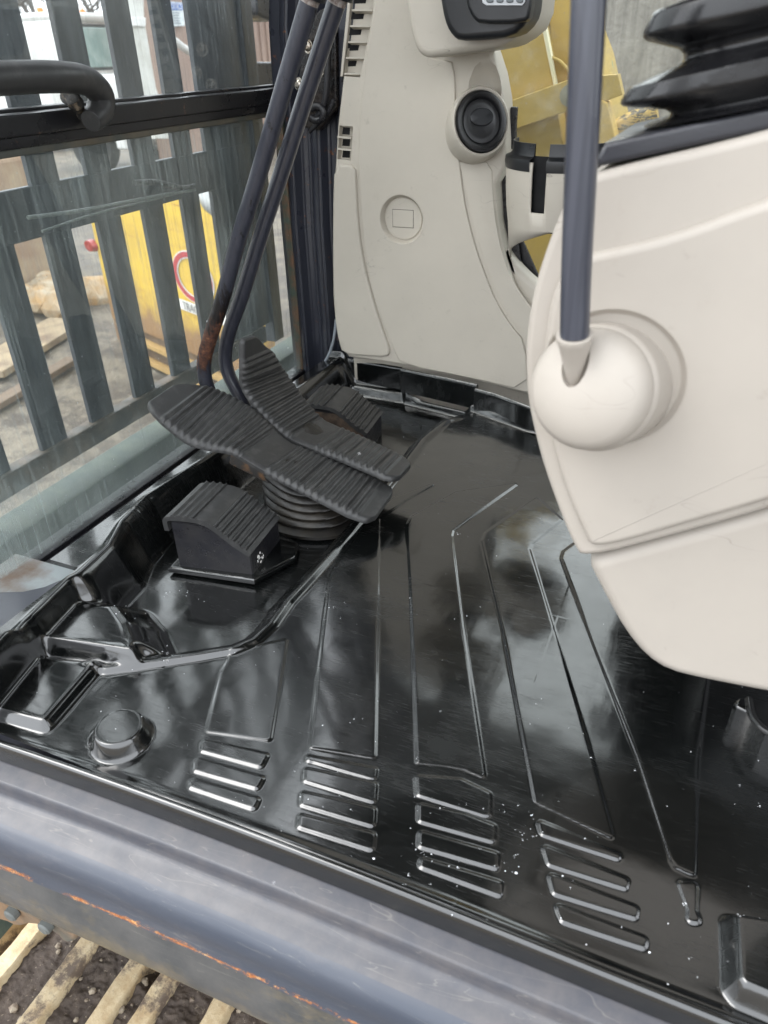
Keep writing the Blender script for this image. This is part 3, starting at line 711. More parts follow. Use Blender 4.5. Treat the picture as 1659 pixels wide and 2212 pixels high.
for a_, b_ in zip(rws, rws[1:]):
    for j in range(5): bm.faces.new((a_[j], a_[(j+1) % 5], b_[(j+1) % 5], b_[j]))
bm.faces.new(rws[0]); bm.faces.new(rws[-1][::-1])
link('ribbed_cap', bm, M['rubber'], fr, 40)
bm = BM(); pillow(bm, [Lf(-.008, -.006, .008), Lf(.118, -.010, .008), Lf(.150, .050, .008), Lf(.140, .085, .008), Lf(.10, .11, .008), Lf(-.006, .11, .008)], (0, 0, -1), .008, .004, 3, 0)
link('base_flange', bm, M['mat'], fr, 40)
f2 = dup(fr, fr.location+Vector((-.012, .388, -.006)), 'low black foot rest box with ribbed cap and bare rusty side, beyond the farther pedal')
for c_ in list(f2.children):
    if c_.name.startswith('base_flange'): bpy.data.objects.remove(c_)
f2.scale = (1, 1, 1)
bm = BM(); off = Vector((-.012, .388, -.006))
vs = [bm.verts.new(Lf(u, -.0012, z)+off) for u, z in [(.010, .01), (.108, .01), (.108, .042), (.078, .066), (.060, .076), (.010, .078)]]; bm.faces.new(vs)
r_ = bmesh.ops.extrude_face_region(bm, geom=bm.faces[:]); bmesh.ops.translate(bm, verts=[v for v in r_['geom'] if isinstance(v, bmesh.types.BMVert)], vec=(0, -.001, 0))
link('rusty_side', bm, simple('side_rust', (.04, .028, .02), .8, (.13, .085, .055), 50, .4, 150), f2)
# worn white scuff on the near foot rest
bm = BM()
for k in range(14): 
    p = Lf(.1135, random.uniform(.012, .03), random.uniform(.014, .034)); n = 5; s = random.uniform(.001, .003)
    vs = [bm.verts.new(p+Vector((0.0008, math.cos(6.28*j/n)*s*random.uniform(.5, 1), math.sin(6.28*j/n)*s*random.uniform(.6, 1.3)))) for j in range(n)]; c0 = bm.verts.new(p+Vector((.0016, 0, 0)))
    for j in range(n): bm.faces.new((vs[j], vs[(j+1) % n], c0))
link('paint_scuff', bm, simple('scuff', (.7, .69, .66), .7), fr)

# ================================================================== beige side console (front right)
con = thing('side_console', 'tall beige plastic console with louvred slots in the front right corner', 'console', (-.45, 1.27, .05))
WY = 1.262
out = [(752, 772), (732, 745), (724, 700), (718, 640), (717, 560), (717, 440), (722, 370), (728, 270), (742, 150), (760, 0), (775, -120), (1010, -120), (1045, 60), (1062, 112), (1078, 160), (1088, 215), (1092, 300), (1092, 360), (1070, 400), (1075, 480), (1092, 560), (1112, 620), (1150, 690), (1230, 760), (1300, 800), (1300, 880), (1130, 850), (1020, 822), (930, 800), (868, 790)]
bm = BM(); pillow(bm, UY(out, WY), (0, 1, 0), .05, .007, 4, 0)
bd = link('body', bm, M['beige'], con)
# vent pockets
def pocket(pts, dpt=.014, y=WY): bm = BM(); pillow(bm, UY(pts, y-.01), (0, 1, 0), .01+dpt, 0); return bm
up = [(772, -70), (808, -70), (799, 30), (790, 80), (780, 130), (772, 168), (736, 165), (740, 120), (746, 60), (752, 0), (758, -70)]
lw = [(727, 272), (756, 274), (757, 280), (752, 349), (723, 346)]
boolean(bd, [pocket(up), pocket(lw), (lambda b: (lathe(b, [(0, -.02), (.0415, -.02), (.0415, 0), (.037, .012), (.037, .013), (0, .013)], axis(U(869, 474, 'y', WY), (0, 1, 0)), 56), b)[1])(BM())])
boolean(bd, [(lambda b: (lathe(b, [(0, -1), (.35, -.93), (.7, -.71), (.93, -.35), (1, 0), (.93, .35), (.7, .71), (.35, .93), (0, 1)], Matrix.Translation(U(1042, 200, 'y', WY-.012)) @ Matrix.Diagonal((.030, .030, .048, 1)), 48), b)[1])(BM())])
shade(bd, 35)
# dark holes behind and slats
for k in range(7):
    bm = BM(); y0_ = -58+k*34.0; xx_ = 781-(y0_+58)*.158
    pillow(bm, UY([(xx_-8, y0_+12), (xx_+18, y0_+11), (xx_+14, y0_+31), (xx_-12, y0_+32)], WY+.0132), (0, 1, 0), .0006, 0); link('vent_opening', bm, M['void'], con)
for k in range(3):
    bm = BM(); y0_ = 275+k*25; pillow(bm, UY([(741, y0_), (756, y0_+1), (755, y0_+16), (739, y0_+15)], WY+.0132), (0, 1, 0), .001, 0); link('vent_opening', bm, M['void'], con)
bm = BM(); pillow(bm, UY([(757, -70), (764, -70), (757, 0), (752, 60), (745, 120), (740, 165), (735, 165), (739, 120), (745, 60), (751, 0)], WY+.006), (0, 1, 0), .010, .0005, 1); link('vent_frame', bm, M['beige'], con, 40)
for k in range(7):
    yb = -52+k*34.3; xa = 761-(yb)*.118; xb = 801-(yb)*.160
    if yb > 165: break
    bm = BM(); a, b = U(xa+1, yb+7, 'y', WY), U(xb+6, yb+7, 'y', WY)
    vs = [a+Vector((0, -.0005, .0022)), b+Vector((0, -.0005, .0022)), b+Vector((0, .0135, -.001)), a+Vector((0, .0135, -.001))]
    vs = [bm.verts.new(v) for v in vs] + [bm.verts.new(v-Vector((0, 0, .0024))) for v in vs]
    for f_ in ((0, 1, 2, 3), (7, 6, 5, 4), (0, 4, 5, 1), (1, 5, 6, 2), (2, 6, 7, 3), (3, 7, 4, 0)): bm.faces.new([vs[i] for i in f_])
    link('slat', bm, M['beige'], con)
for k in range(2):
    yb = 296+k*26; bm = BM(); a, b = U(729, yb, 'y', WY), U(759, yb+3, 'y', WY)
    vs = [a+Vector((0, -.0005, .002)), b+Vector((0, -.0005, .002)), b+Vector((0, .0135, .002)), a+Vector((0, .0135, .002))]
    vs = [bm.verts.new(v) for v in vs] + [bm.verts.new(v-Vector((0, 0, .003))) for v in vs]
    for f_ in ((0, 1, 2, 3), (7, 6, 5, 4), (0, 4, 5, 1), (1, 5, 6, 2), (2, 6, 7, 3), (3, 7, 4, 0)): bm.faces.new([vs[i] for i in f_])
    link('slat', bm, M['beige'], con)
# raised centre panel
ctr = [(815, -120), (812, 0), (800, 60), (784, 180), (776, 270), (774, 340), (776, 400), (780, 470), (790, 560), (806, 640), (828, 700), (852, 760), (866, 787), (1022, 818), (1140, 845), (1135, 740), (1100, 700), (1070, 650), (1050, 600), (1030, 545), (1012, 480), (1000, 420), (990, 330), (984, 240), (980, 135), (960, 130), (930, 125), (905, 90), (895, 40), (875, -120)]
bm = BM(); pillow(bm, UY(ctr, WY-.0045), (0, 1, 0), .0038, .0022, 3, 1)
cp = link('centre_panel', bm, M['beige'], con)
hc = BM(); lathe(hc, [(0, -.02), (.0410, -.02), (.0410, .02), (0, .02)], axis(U(869, 474, 'y', WY), (0, 1, 0)), 56)
boolean(cp, [hc]); shade(cp, 35)
# lower left cover (bulging kick panel)
lf = [(739, 765), (730, 735), (724, 700), (719, 640), (718, 560), (718, 440), (721, 356), (766, 356), (769, 400), (772, 470), (781, 545), (796, 615), (818, 690), (838, 745), (842, 762), (834, 772), (790, 770)]
bm = BM(); pillow(bm, UY(lf, WY-.006), (0, 1, 0), .0058, .0045, 4, 1); link('kick_cover', bm, M['beige'], con, 50)
# round blanking cap with rectangular cover
cc = U(869, 474, 'y', WY); A_ = axis(cc, (0, -1, 0))
bm = BM(); lathe(bm, [(.0425, .0050), (.0405, .0046), (.0375, -.0010), (.0365, -.0070), (.0350, -.0078), (.0345, -.0058), (.0335, -.0052), (0, -.0052)], A_, 64); link('round_cap', bm, M['beige'], con, 25)
bm = BM(); pillow(bm, [cc+Vector((dx, .0040, dz)) for dx, dz in ((-.0200, -.0140), (.0185, -.0140), (.0185, .0145), (-.0200, .0145))], (0, 1, 0), .003, .0014, 3); link('cap_cover', bm, M['beige'], con, 40)
bm = BM(); pillow(bm, [cc+Vector((dx, .0050, dz)) for dx, dz in ((-.0208, -.0148), (.0193, -.0148), (.0193, .0153), (-.0208, .0153))], (0, 1, 0), .001, .0002, 1); link('cap_joint', bm, simple('joint_line', (.14, .13, .115), .7), con)
# right side cheek with the curved crease
ck = [(990, 345), (1020, 348), (1062, 352), (1064, 420), (1072, 490), (1085, 550), (1108, 610), (1150, 670), (1220, 740), (1220, 790), (1150, 742), (1112, 700), (1082, 655), (1060, 600), (1038, 540), (1020, 480), (1006, 420), (998, 380)]
bm = BM(); pillow(bm, UY(ck, WY-.0025), (0, 1, 0), .0022, .0015, 2, 1); link('side_cheek', bm, M['beige'], con, 40)
# swept outer wall right of the cup holder
bm = BM(); pillow(bm, UY([(1078, 520), (1105, 560), (1130, 590), (1165, 620), (1300, 700), (1300, 830), (1240, 800), (1170, 730), (1120, 650), (1090, 580)], WY+.012), (0, 1, 0), .03, .012, 4, 1); link('outer_wall', bm, M['beige'], con, 50)
# scooped pod for the air vent
vc = U(1040, 262, 'y', 1.232); vn = Vector((.50, -.78, .32)).normalized(); Av = axis(vc, vn)
bm = BM(); lathe(bm, [(.040, -.075), (.0455, -.045), (.0470, -.015), (.0455, -.003), (.0430, .000), (.0405, -.002), (.0395, -.008), (.0395, -.014), (0, -.014)], Av, 64, 1.0, 1.12); link('vent_pod', bm, M['beige'], con, 40)
bm = BM(); tube(bm, UY([(1040, 185), (1036, 160), (1034, 150)], 1.25), lambda t: .03*(1-t)+.004, 24, sm=2)
bmesh.ops.scale(bm, vec=(1, .3, 1), space=Matrix.Translation((0, -1.262, 0)), verts=bm.verts[:])
av = thing('air_vent', 'round black swivel air vent dial in the beige console', 'air vent', vc)
bm = BM(); lathe(bm, [(.0385, -.013), (.0392, .000), (.0380, .0050), (.0350, .0065), (.0320, .0050), (.0300, .0020), (.0290, -.002), (0, -.002)], Av, 96, 1, 1.1); 
link('bezel_ring', bm, M['knob'], av, 30)
bm = BM(); lathe(bm, [(.0290, -.003), (.0283, .0005), (.0240, .0020), (.0200, .0008), (.0150, -.0012), (0, -.0022)], Av, 64, 1, 1.1); link('dial', bm, M['knob'], av, 40)
bm = BM(); lathe(bm, [(.0160, -.0012), (.0158, .0008), (.0145, .0016), (0, .0016)], Av @ Matrix.Translation((0.001, .006, 0)), 48, 1.15, .8); link('finger_pad', bm, M['black_plastic'], av, 30)
bm = BM()
for k in range(60):
    a_ = R(150+k*2.6); M_ = Av @ Matrix.Translation((math.cos(a_)*.0388, math.sin(a_)*.0388*1.1, -.001)) @ Matrix.Rotation(a_, 4, 'Z')
    box(bm, (-.0008, -.0005, -.006), (.0012, .0005, .005), 0, M_)
link('grip_teeth', bm, M['knob'], av)

# ================================================================== monitor on its beige housing
mo = thing('monitor', 'black display unit with grey button strip on a beige housing at the top', 'monitor', (-.37, 1.15, .62))
MY = 1.16
hs_ = [(868, -60), (880, 40), (892, 95), (905, 118), (925, 126), (955, 121), (1062, 106), (1100, 92), (1150, 50), (1160, -60)]
bm = BM(); pillow(bm, UY(hs_, MY), (0, 1, 0), .12, .010, 5, 1); link('housing', bm, M['beige'], mo, 45)
scr = [(942, -60), (952, 20), (962, 58), (975, 78), (990, 89), (1040, 86), (1105, 80), (1138, 48), (1148, 10), (1150, -60)]
bm = BM(); pillow(bm, UY(scr, MY-.045), (0, 1, 0), .06, .009, 5, 1); link('display_case', bm, M['black_plastic'], mo, 45)
fcs = [(1000, -60), (1006, 10), (1020, 40), (1036, 52), (1130, 50), (1146, 34), (1150, -60)]
bm = BM(); pillow(bm, UY(fcs, MY-.058), (0, 1, 0), .02, .005, 4, 1); link('display_frame', bm, M['black_plastic'], mo, 45)
bm = BM(); pillow(bm, UY([(1036, -50), (1042, 6), (1050, 12), (1128, 12), (1134, 4), (1132, -50)], MY-.0605), (0, 1, 0), .004, .001, 2); link('button_strip', bm, simple('white_plastic', (.62, .64, .66), .4), mo, 40)
for k in range(4):
    xk = 1049+k*21.5; bm = BM(); pillow(bm, UY([(xk, -40), (xk+15, -40), (xk+17, 2), (xk+13, 6), (xk+4, 6), (xk, 2)], MY-.063), (0, 1, 0), .004, .0012, 2, 1); link('button', bm, simple('button_grey', (.15, .17, .18), .45), mo, 40)

# ================================================================== cup holder
ch = thing('cup_holder', 'beige half round cup holder with black rim and slot beside the console', 'cup holder', (-.26, 1.22, .40))
c0 = Vector((-.240, 1.235, 0)); rx, ry = .088, .085
def ringpt(a, r=1., z=.42): return Vector((c0.x+math.cos(a)*rx*r, c0.y+math.sin(a)*ry*r, z))
bm = BM(); n = 60; rows = []
for z, r in ((.438, 1.0), (.425, 1.0), (.40, .985), (.384, .970), (.37, .955), (.345, .91)):
    rows.append([bm.verts.new(ringpt(R(180+180*k/n), r, z)) for k in range(n+1)])
slot_x = U(1161, 400, 'y', 1.152).x
def inslot(k, z): return abs((ringpt(R(180+180*(k+.5)/n)).x)-slot_x) < .0105 and z > .382
last = []
for k in range(n+1):
    t = k/n; z = .285+.085*min(1, t/.8)**.8; last.append(bm.verts.new(ringpt(R(180+180*t), .86+.03*t, z)))
rows.append(last); zs_ = [.438, .425, .40, .384, .37, .345, 0]
for i_, (a_, b_) in enumerate(zip(rows, rows[1:])):
    for k in range(n):
        if not inslot(k, zs_[i_]-.001): bm.faces.new((a_[k], a_[k+1], b_[k+1], b_[k]))
cu = link('cup', bm, M['beige'], ch, 40)
sm_ = cu.modifiers.new('s', 'SOLIDIFY'); sm_.thickness = .003; sm_.offset = 0
bm = BM()
RP = [(.99, .424), (1.03, .426), (1.045, .434), (1.035, .441), (.96, .444), (.925, .447), (.915, .462), (.895, .462), (.885, .44), (.84, .385)]
rows = [[bm.verts.new(ringpt(R(170+200*k/n), r, z)) for k in range(n+1)] for r, z in RP]
for i_, (a_, b_) in enumerate(zip(rows, rows[1:])):
    for k in range(n):
        if i_ < 8 and abs(ringpt(R(170+200*(k+.5)/n)).x-slot_x) < .0115: continue
        bm.faces.new((a_[k], a_[k+1], b_[k+1], b_[k]))
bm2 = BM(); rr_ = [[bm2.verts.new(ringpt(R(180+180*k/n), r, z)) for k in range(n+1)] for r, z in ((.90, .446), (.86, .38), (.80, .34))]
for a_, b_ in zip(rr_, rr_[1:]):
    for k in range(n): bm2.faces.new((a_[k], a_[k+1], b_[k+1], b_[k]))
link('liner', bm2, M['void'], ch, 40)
rim = link('rim', bm, M['black_plastic'], ch, 45)
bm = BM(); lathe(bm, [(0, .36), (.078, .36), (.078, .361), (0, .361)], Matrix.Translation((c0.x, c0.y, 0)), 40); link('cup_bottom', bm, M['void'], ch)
bm = BM(); box(bm, tuple(U(1098, 330, 'y', 1.30))[:1]+(1.296, .44), tuple(U(1112, 330, 'y', 1.30))[:1]+(1.306, .50), .002); props(link('cable_clip', bm, M['steel_black']), 'small black upright clip behind the cup holder', 'clip')

# ================================================================== control console (near, right)
KY = .50
kc = thing('control_console', 'pale beige driver control console hanging over the mat, nearest the door', 'console', (.05, .55, .30))
body = [(1285, 372), (1250, 395), (1222, 430), (1200, 480), (1172, 555), (1150, 630), (1138, 700), (1132, 780), (1138, 870), (1152, 935), (1170, 1005), (1205, 1105), (1236, 1180), (1258, 1212), (1480, 1154), (1659, 1104), (1950, 1010), (1950, 190), (1659, 285)]
bm = BM(); pillow(bm, UY(body, KY), (0, 1, 0), .15, .006, 5, 2); shl = link('shell', bm, M['beige2'], kc, 50)
face = [(1300, 545), (1255, 553), (1215, 585), (1190, 640), (1176, 720), (1172, 800), (1180, 900), (1196, 990), (1226, 1080), (1262, 1160), (1275, 1185), (1330, 1180), (1480, 1136), (1659, 1086), (1950, 992), (1950, 345), (1659, 430), (1450, 510)]
bm = BM(); pillow(bm, UY(face, KY-.006), (0, 1, 0), .03, .006, 6, 2); sfc = link('side_face', bm, M['beige2'], kc, 50)
lower = [(1262, 1214), (1300, 1290), (1345, 1370), (1390, 1425), (1440, 1458), (1520, 1478), (1659, 1505), (1950, 1560), (1950, 1000), (1659, 1100), (1300, 1200)]
bm = BM(); pillow(bm, UY(lower, KY+.006), (0, 1, 0), .13, .012, 6, 1); link('lower_cover', bm, M['beige2'], kc, 50)
# black top tray
bm = BM(); pillow(bm, UY([(1287, 362), (1290, 338), (1305, 310), (1659, 232), (1950, 165), (1950, 230), (1659, 282)], KY+.004), (0, 1, 0), .14, .003, 3); link('top_tray', bm, simple('tray_plastic', (.030, .031, .038), .38, bump=.15, bsc=800), kc, 40)
# joystick bellows: stacked folds
jb = thing('joystick_boot', 'black folded rubber bellows on top of the near control console', 'bellows', (.02, .56, .57))
def fold(py_l, px_l, slope, ex, r0):
    pass
cx_, cy_ = U(1740, 150, 'y', KY+.06).x, KY+.062
def hz(px, py): return U(px, py, 'y', KY+.06)
prof_px = [(1395, 268), (1432, 256), (1448, 250), (1452, 240), (1440, 232), (1352, 225), (1347, 220), (1349, 212), (1366, 188), (1372, 184), (1468, 140), (1478, 130), (1480, 118), (1470, 106), (1404, 90), (1396, 84), (1395, 74), (1410, 40), (1418, 30), (1520, -10), (1530, -20), (1520, -40), (1430, -60)]
# widths (distance of each fold edge from the boot axis) measured along the console
ax_dir = Vector((-.20, 0, 1)).normalized()
base = U(1700, 240, 'y', cy_)
rings = []
bm = BM()
for px, py in prof_px:
    p = U(px, py, 'y', cy_); h = (p-base).dot(ax_dir); c_ = base+ax_dir*h; e = p-c_; r_x = e.length; ex_ = e.normalized(); ey_ = Vector((0, 1, 0)); r_y = min(r_x, .075) * .82
    ring = []
    for k in range(48):
        a_ = 2*math.pi*k/48; ca, sa = math.cos(a_), math.sin(a_); pw = .62
        ring.append(bm.verts.new(c_+ex_*(abs(ca)**pw*math.copysign(1, ca)*r_x)+ey_*(abs(sa)**pw*math.copysign(1, sa)*r_y)))
    rings.append(ring)
for a_, b_ in zip(rings, rings[1:]):
    for k in range(48): bm.faces.new((a_[k], a_[(k+1) % 48], b_[(k+1) % 48], b_[k]))
bm.faces.new(rings[0][::-1]); bm.faces.new(rings[-1])
jm = simple('bellows_rubber', (.006, .006, .007), .24, (.012, .012, .013), 20, .12, 60)
o_ = link('bellows', bm, jm, jb, 60)
# lock lever with round pivot
lk = thing('lock_lever', 'grey tubular lock lever rising from a round beige pivot on the near console', 'lever', U(1275, 845, 'y', KY-.02))
adir = Vector((-.42, -.88, .06)).normalized()
pc = U(1312, 832, 'y', KY); ctr_ = U(1262, 845, 'y', KY-.045)
adir = (ctr_-pc).normalized(); Hh = (ctr_-pc).length
dep = (ctr_-CAM).dot(fw); Rr = 134/FP*dep
bm = BM(); lathe(bm, [(0, -.02), (Rr*1.06, -.02), (Rr*1.06, Hh*.55), (Rr*1.03, Hh*.62), (Rr*.99, Hh*.66), (Rr*1.0, Hh*.74), (Rr*.985, Hh*.86), (Rr*.93, Hh*.97), (Rr*.82, Hh*1.06), (Rr*.6, Hh*1.15), (Rr*.35, Hh*1.2), (0, Hh*1.22)], axis(pc, adir), 80)
dm = link('pivot_dome', bm, M['beige2'], lk)
bt, tp = U(1238, 800, 'y', KY-.058), U(1250, 720, 'y', KY-.058)
cut = BM(); tdir = (U(1275, -60, 'y', KY-.058)-U(1241, 720, 'y', KY-.058)).normalized()
b0_ = U(1236, 838, 'y', KY-.050)
tube(cut, [b0_+Vector((.00, .002, 0)), b0_+tdir*.03+Vector((0, -.002, 0)), b0_+tdir*.055+Vector((0, -.004, 0)), b0_+tdir*.09+Vector((0, -.006, 0))], lambda t: .003+.0125*min(1, t*2.1), 24, sm=2)
boolean(dm, [cut]); shade(dm, 40)
bm = BM(); tube(bm, [U(1241, 722, 'y', KY-.052), U(1241, 745, 'y', KY-.050), U(1240, 775, 'y', KY-.047), U(1239, 810, 'y', KY-.044), U(1238, 838, 'y', KY-.041)], lambda t: .0112-.0088*max(0, t-.15)/.85, 32, sm=2); link('socket', bm, M['beige2'], lk, 60)
bm = BM(); tube(bm, [U(1241, 727, 'y', KY-.052), U(1244, 600, 'y', KY-.052), U(1258, 300, 'y', KY-.052), U(1272, 0, 'y', KY-.052), U(1278, -160, 'y', KY-.052)], .0088, 32, sm=2)
q = Mt('tube_paint'); q.col(q.mix(q.ramp(q.noise(1, 3, co=q.mapping((300, 300, 4))), [(.4, 0), (.6, 1)]), (.030, .033, .046), (.046, .050, .066))); q.rough(.33); q.i('Coat Weight', .3)
link('lever_tube', bm, q.m, lk, 60)
# round recess the dome sits in
Mx = axis(U(1318, 822, 'y', KY-.006), (0, -1, 0))
for o__ in (sfc,):
    cb_ = BM(); lathe(cb_, [(0, -.0052), (Rr*1.10, -.0052), (Rr*1.14, -.0045), (Rr*1.20, -.0015), (Rr*1.25, .0004), (Rr*1.25, .03), (0, .03)], Mx, 72)
    boolean(o__, [cb_]); shade(o__, 50)
# seat rail bracket at the lower right
sbk = thing('seat_bracket', 'glossy black seat slide bracket at the right edge under the console', 'bracket', U(1640, 1560, 'z', .01))
bm = BM(); pillow(bm, UZ([(1582, 1520), (1600, 1500), (1660, 1512), (1800, 1540), (1800, 1640), (1660, 1590), (1640, 1560), (1625, 1540)], .03), (0, 0, -1), .04, .004, 3, 1); link('bracket_plate', bm, M['mat'], sbk, 40)
bm = BM(); tube(bm, UZ([(1618, 1512), (1622, 1545), (1650, 1578), (1700, 1600)], .036), .004); link('bracket_rod', bm, simple('rod', (.02, .02, .02), .15), sbk, 60)
# right hand console on the far side of the seat
rc = thing('armrest_console', 'black armrest console on the far side of the driver seat', 'console', (.2, 1.1, .3))
bm = BM(); box(bm, (-.045, 1.02, .32), (.50, 1.17, .53), .02, seg=3); link('shell', bm, M['black_plastic'], rc, 50)
bm = BM(); box(bm, (.02, 1.05, .0), (.40, 1.14, .32), .01); link('stand', bm, M['black_plastic'], rc, 50)
# driver's seat behind the console
st = thing('driver_seat', 'dark fabric driver seat behind the near control console', 'seat', (.45, .85, .1))
sf = simple('seat_fabric', (.03, .03, .033), .85, (.05, .05, .055), 30, .3, 300)
bm = BM(); box(bm, (.0, .69, .30), (.46, 1.04, .42), .035, seg=4); link('cushion', bm, sf, st, 60)
bm = BM(); box(bm, (.42, .69, .38), (.56, 1.04, 1.0), .045, seg=4); link('backrest', bm, sf, st, 60)
bm = BM(); box(bm, (.08, .74, .02), (.42, 1.0, .30), .02); link('suspension', bm, M['steel_black'], st, 40)

# ================================================================== grab handle on the windshield rail
gh = thing('grab_handle', 'thick black rubber grab handle on the windshield rail', 'handle', (-.74, .72, .53))
hp = [(-160, 290), (-150, 210), (-90, 176), (-20, 170), (60, 166), (140, 166), (185, 172), (212, 192), (222, 218), (214, 246), (196, 262)]
bm = BM(); path = [U(x, y, 'x', -.715-.02*max(0, (x-150)/80)) for x, y in hp]
tube(bm, path, lambda t: .0160 if t < .85 else .0160-.03*(t-.85), 28, sm=3)
bmesh.ops.scale(bm, vec=(1.0, 1, 1), verts=bm.verts[:])
gho = link('grip', bm, M['rubber'], gh, 60)
bm = BM(); tube(bm, [U(150, 205, 'x', -.735), U(165, 225, 'x', -.740), U(182, 250, 'x', -.748), U(190, 266, 'x', -.752)], lambda t: (.010-.006*t)*(1+.25*math.sin(t*23)), 16, sm=3); link('torn_gasket', bm, simple('torn', (.012, .011, .010), .6, (.16, .125, .085), 110, .7, 160, lo=.5, hi=.62), gh, 60)

# ================================================================== windshield guard
gd = thing('window_guard', 'dark steel window guard of upright flat bars outside the windshield', 'guard', (-.87, .9, .3))
q = Mt('guard_paint'); a_ = q.noise(1, 7, .7, co=q.mapping((60, 60, 14))); q.col(q.mix(q.ramp(a_, [(.4, 0), (.75, 1)]), (.030, .034, .040), (.072, .080, .090))); q.rough(.5); q.bump(a_, .3, .001); gm = q.m
starts = [(.255, .307), (.364, .416), (.472, .524), (.581, .634), (.695, .745), (.800, .851), (.906, .957), (1.011, 1.062), (1.114, 1.163), (1.203, 1.350)]
for i, (a_, b_) in enumerate(starts):
    bm = BM(); box(bm, (-.877, a_, .085), (-.869, b_, 1.15), .0008); link('bar', bm, gm, gd)
bm = BM(); pillow(bm, [Vector((-.8685, y, z)) for y, z in ((.20, .372), (.849, .372), (.905, .372), (1.35, .372), (1.35, .437), (.20, .437))], (-1, 0, 0), .010, .001, 1); link('cross_plate', bm, gm, gd)
bm = BM(); box(bm, (-.885, .20, .052), (-.862, 1.32, .086), .002); link('bottom_rail', bm, simple('rail_rust', (.04, .036, .03), .6, (.12, .085, .06), 14), gd)
bm = BM(); box(bm, (-.885, .20, 1.15), (-.862, 1.32, 1.20), .002); link('top_rail', bm, gm, gd)
bm = BM(); box(bm, (-.885, 1.352, .04), (-.862, 1.39, 1.20), .002); link('side_rail', bm, gm, gd)
# folded wiper lying across the cross plate
wp = thing('wiper', 'folded windshield wiper arm outside the lower glass', 'wiper', (-.80, .95, .40))
bm = BM(); tube(bm, UX([(60, 470), (180, 455), (330, 425), (420, 410)], -.800), .0025, 8); tube(bm, UX([(90, 500), (200, 462), (330, 432), (400, 412)], -.802), .0016, 8); link('arm', bm, simple('wiper_grey', (.18, .20, .19), .4), wp, 60)
bm = BM(); tube(bm, UX([(290, 395), (330, 392), (360, 398), (395, 408), (420, 402)], -.802), .004, 12); link('pivot', bm, M['steel_black'], wp, 60)
# wing mirror outside on the right
mr = thing('wing_mirror', 'black mirror head and arm outside beyond the corner post', 'mirror', (-1.0, 1.66, .6))
bm = BM(); pillow(bm, UX([(556, -60), (556, 20), (562, 36), (596, 48), (615, 40), (615, -60)], -1.0), (-1, 0, 0), .05, .006, 3, 1); link('head', bm, M['steel_black'], mr, 40)
bm = BM(); pillow(bm, UX([(498, 132), (500, 170), (540, 186), (600, 190), (640, 170), (640, 130), (600, 134)], -1.0), (-1, 0, 0), .03, .005, 3, 1); link('bracket', bm, M['steel_black'], mr, 40)

# ================================================================== crawler track under the door
TZ = -.70
tk = thing('crawler_track', 'steel crawler track with worn yellow grouser bars packed with mud, under the door', 'track', (-.5, .35, TZ))
q = Mt('grouser_steel'); f = q.noise(22, 8, .75); q.col(q.mix(q.ramp(q.noise(9, 8, .75), [(.52, 0), (.60, 1)]), q.mix(q.ramp(f, [(.40, 0), (.6, 1)]), (.55, .45, .29), (.40, .29, .16)), (.13, .095, .07))); q.rough(.65); q.bump(q.noise(60, 6, .7), .6, .004); gs = q.m
for X_ in (-1.208, -1.140, -1.038, -.937, -.872, -.768, -.667, -.605, -.500, -.396, -.334, -.23, -.13, -.065):
    bm = BM(); n = 40; rows = []
    for k in range(n+1):
        y = .12+.62*k/n; j = .0008*(noise.noise((X_*30, y*18, 3)))+.0012*noise.noise((X_*30, y*90, 3)); w_ = .0138+.0015*noise.noise((X_*9, y*40, 1))
        rows.append([bm.verts.new((X_+dx+j, y, z)) for dx, z in ((-w_*1.6, TZ-.05), (-w_*1.15, TZ-.004), (-w_*.95, TZ+j*.3), (w_*.95, TZ+j*.3), (w_*1.15, TZ-.004), (w_*1.6, TZ-.05))])
    for a_, b_ in zip(rows, rows[1:]):
        for k in range(5): bm.faces.new((a_[k], a_[k+1], b_[k+1], b_[k]))
    bm.faces.new(rows[0]); bm.faces.new(rows[-1][::-1])
    link('grouser_bar', bm, gs, tk, 40)
bm = BM(); box(bm, (-1.3, .12, TZ-.12), (.0, .74, TZ-.055)); link('track_plate', bm, simple('plate_rust', (.10, .06, .035), .8, (.22, .13, .06), 20, .4, 60), tk)
def mudz(X, Y):
    z = TZ-.018+.022*vnoise(X, Y, 9, 21, 3)+.014*vnoise(X, Y, 40, 22, 4)+.006*vnoise(X, Y, 150, 24, 2)
    for g_ in (-.905, -.636, -.366): z = z-.05*np.exp(-((X-g_)/.018)**2)*np.clip(.5+vnoise(X, Y, 8, 31, 2)*3, 0, 1)
    return z
co, fc = grid(420, 300, -1.25, -.05, .13, .73, mudz)
q = Mt('wet_mud'); f = q.noise(40, 8, .75); q.col(q.mix(q.ramp(q.noise(150, 4, .7), [(.62, 0), (.70, 1)]), q.mix(q.ramp(f, [(.4, 0), (.65, 1)]), (.055, .040, .032), (.105, .080, .062)), (.30, .25, .19))); q.rough(.7); q.bump(f, .8, .006); q.bump(q.noise(220, 5), .6, .002)
props(link('packed_mud', npmesh('packed_mud', co, fc), q.m, tk), kind='stuff')
bm = BM()
for _ in range(300):
    x, y = random.uniform(-1.1, -.3), random.uniform(.2, .6); s = min(.011, random.lognormvariate(-5.7, .5))
    z = float(mudz(np.array([[x]]), np.array([[y]]))[0, 0]); n = bmesh.new(); bmesh.ops.create_icosphere(n, subdivisions=1, radius=s)
    for v in n.verts: v.co = Vector((v.co.x*random.uniform(.7, 1.2), v.co.y*random.uniform(.7, 1.2), v.co.z*.7))+Vector((x, y, z+s*.3))
    add(bm, n)
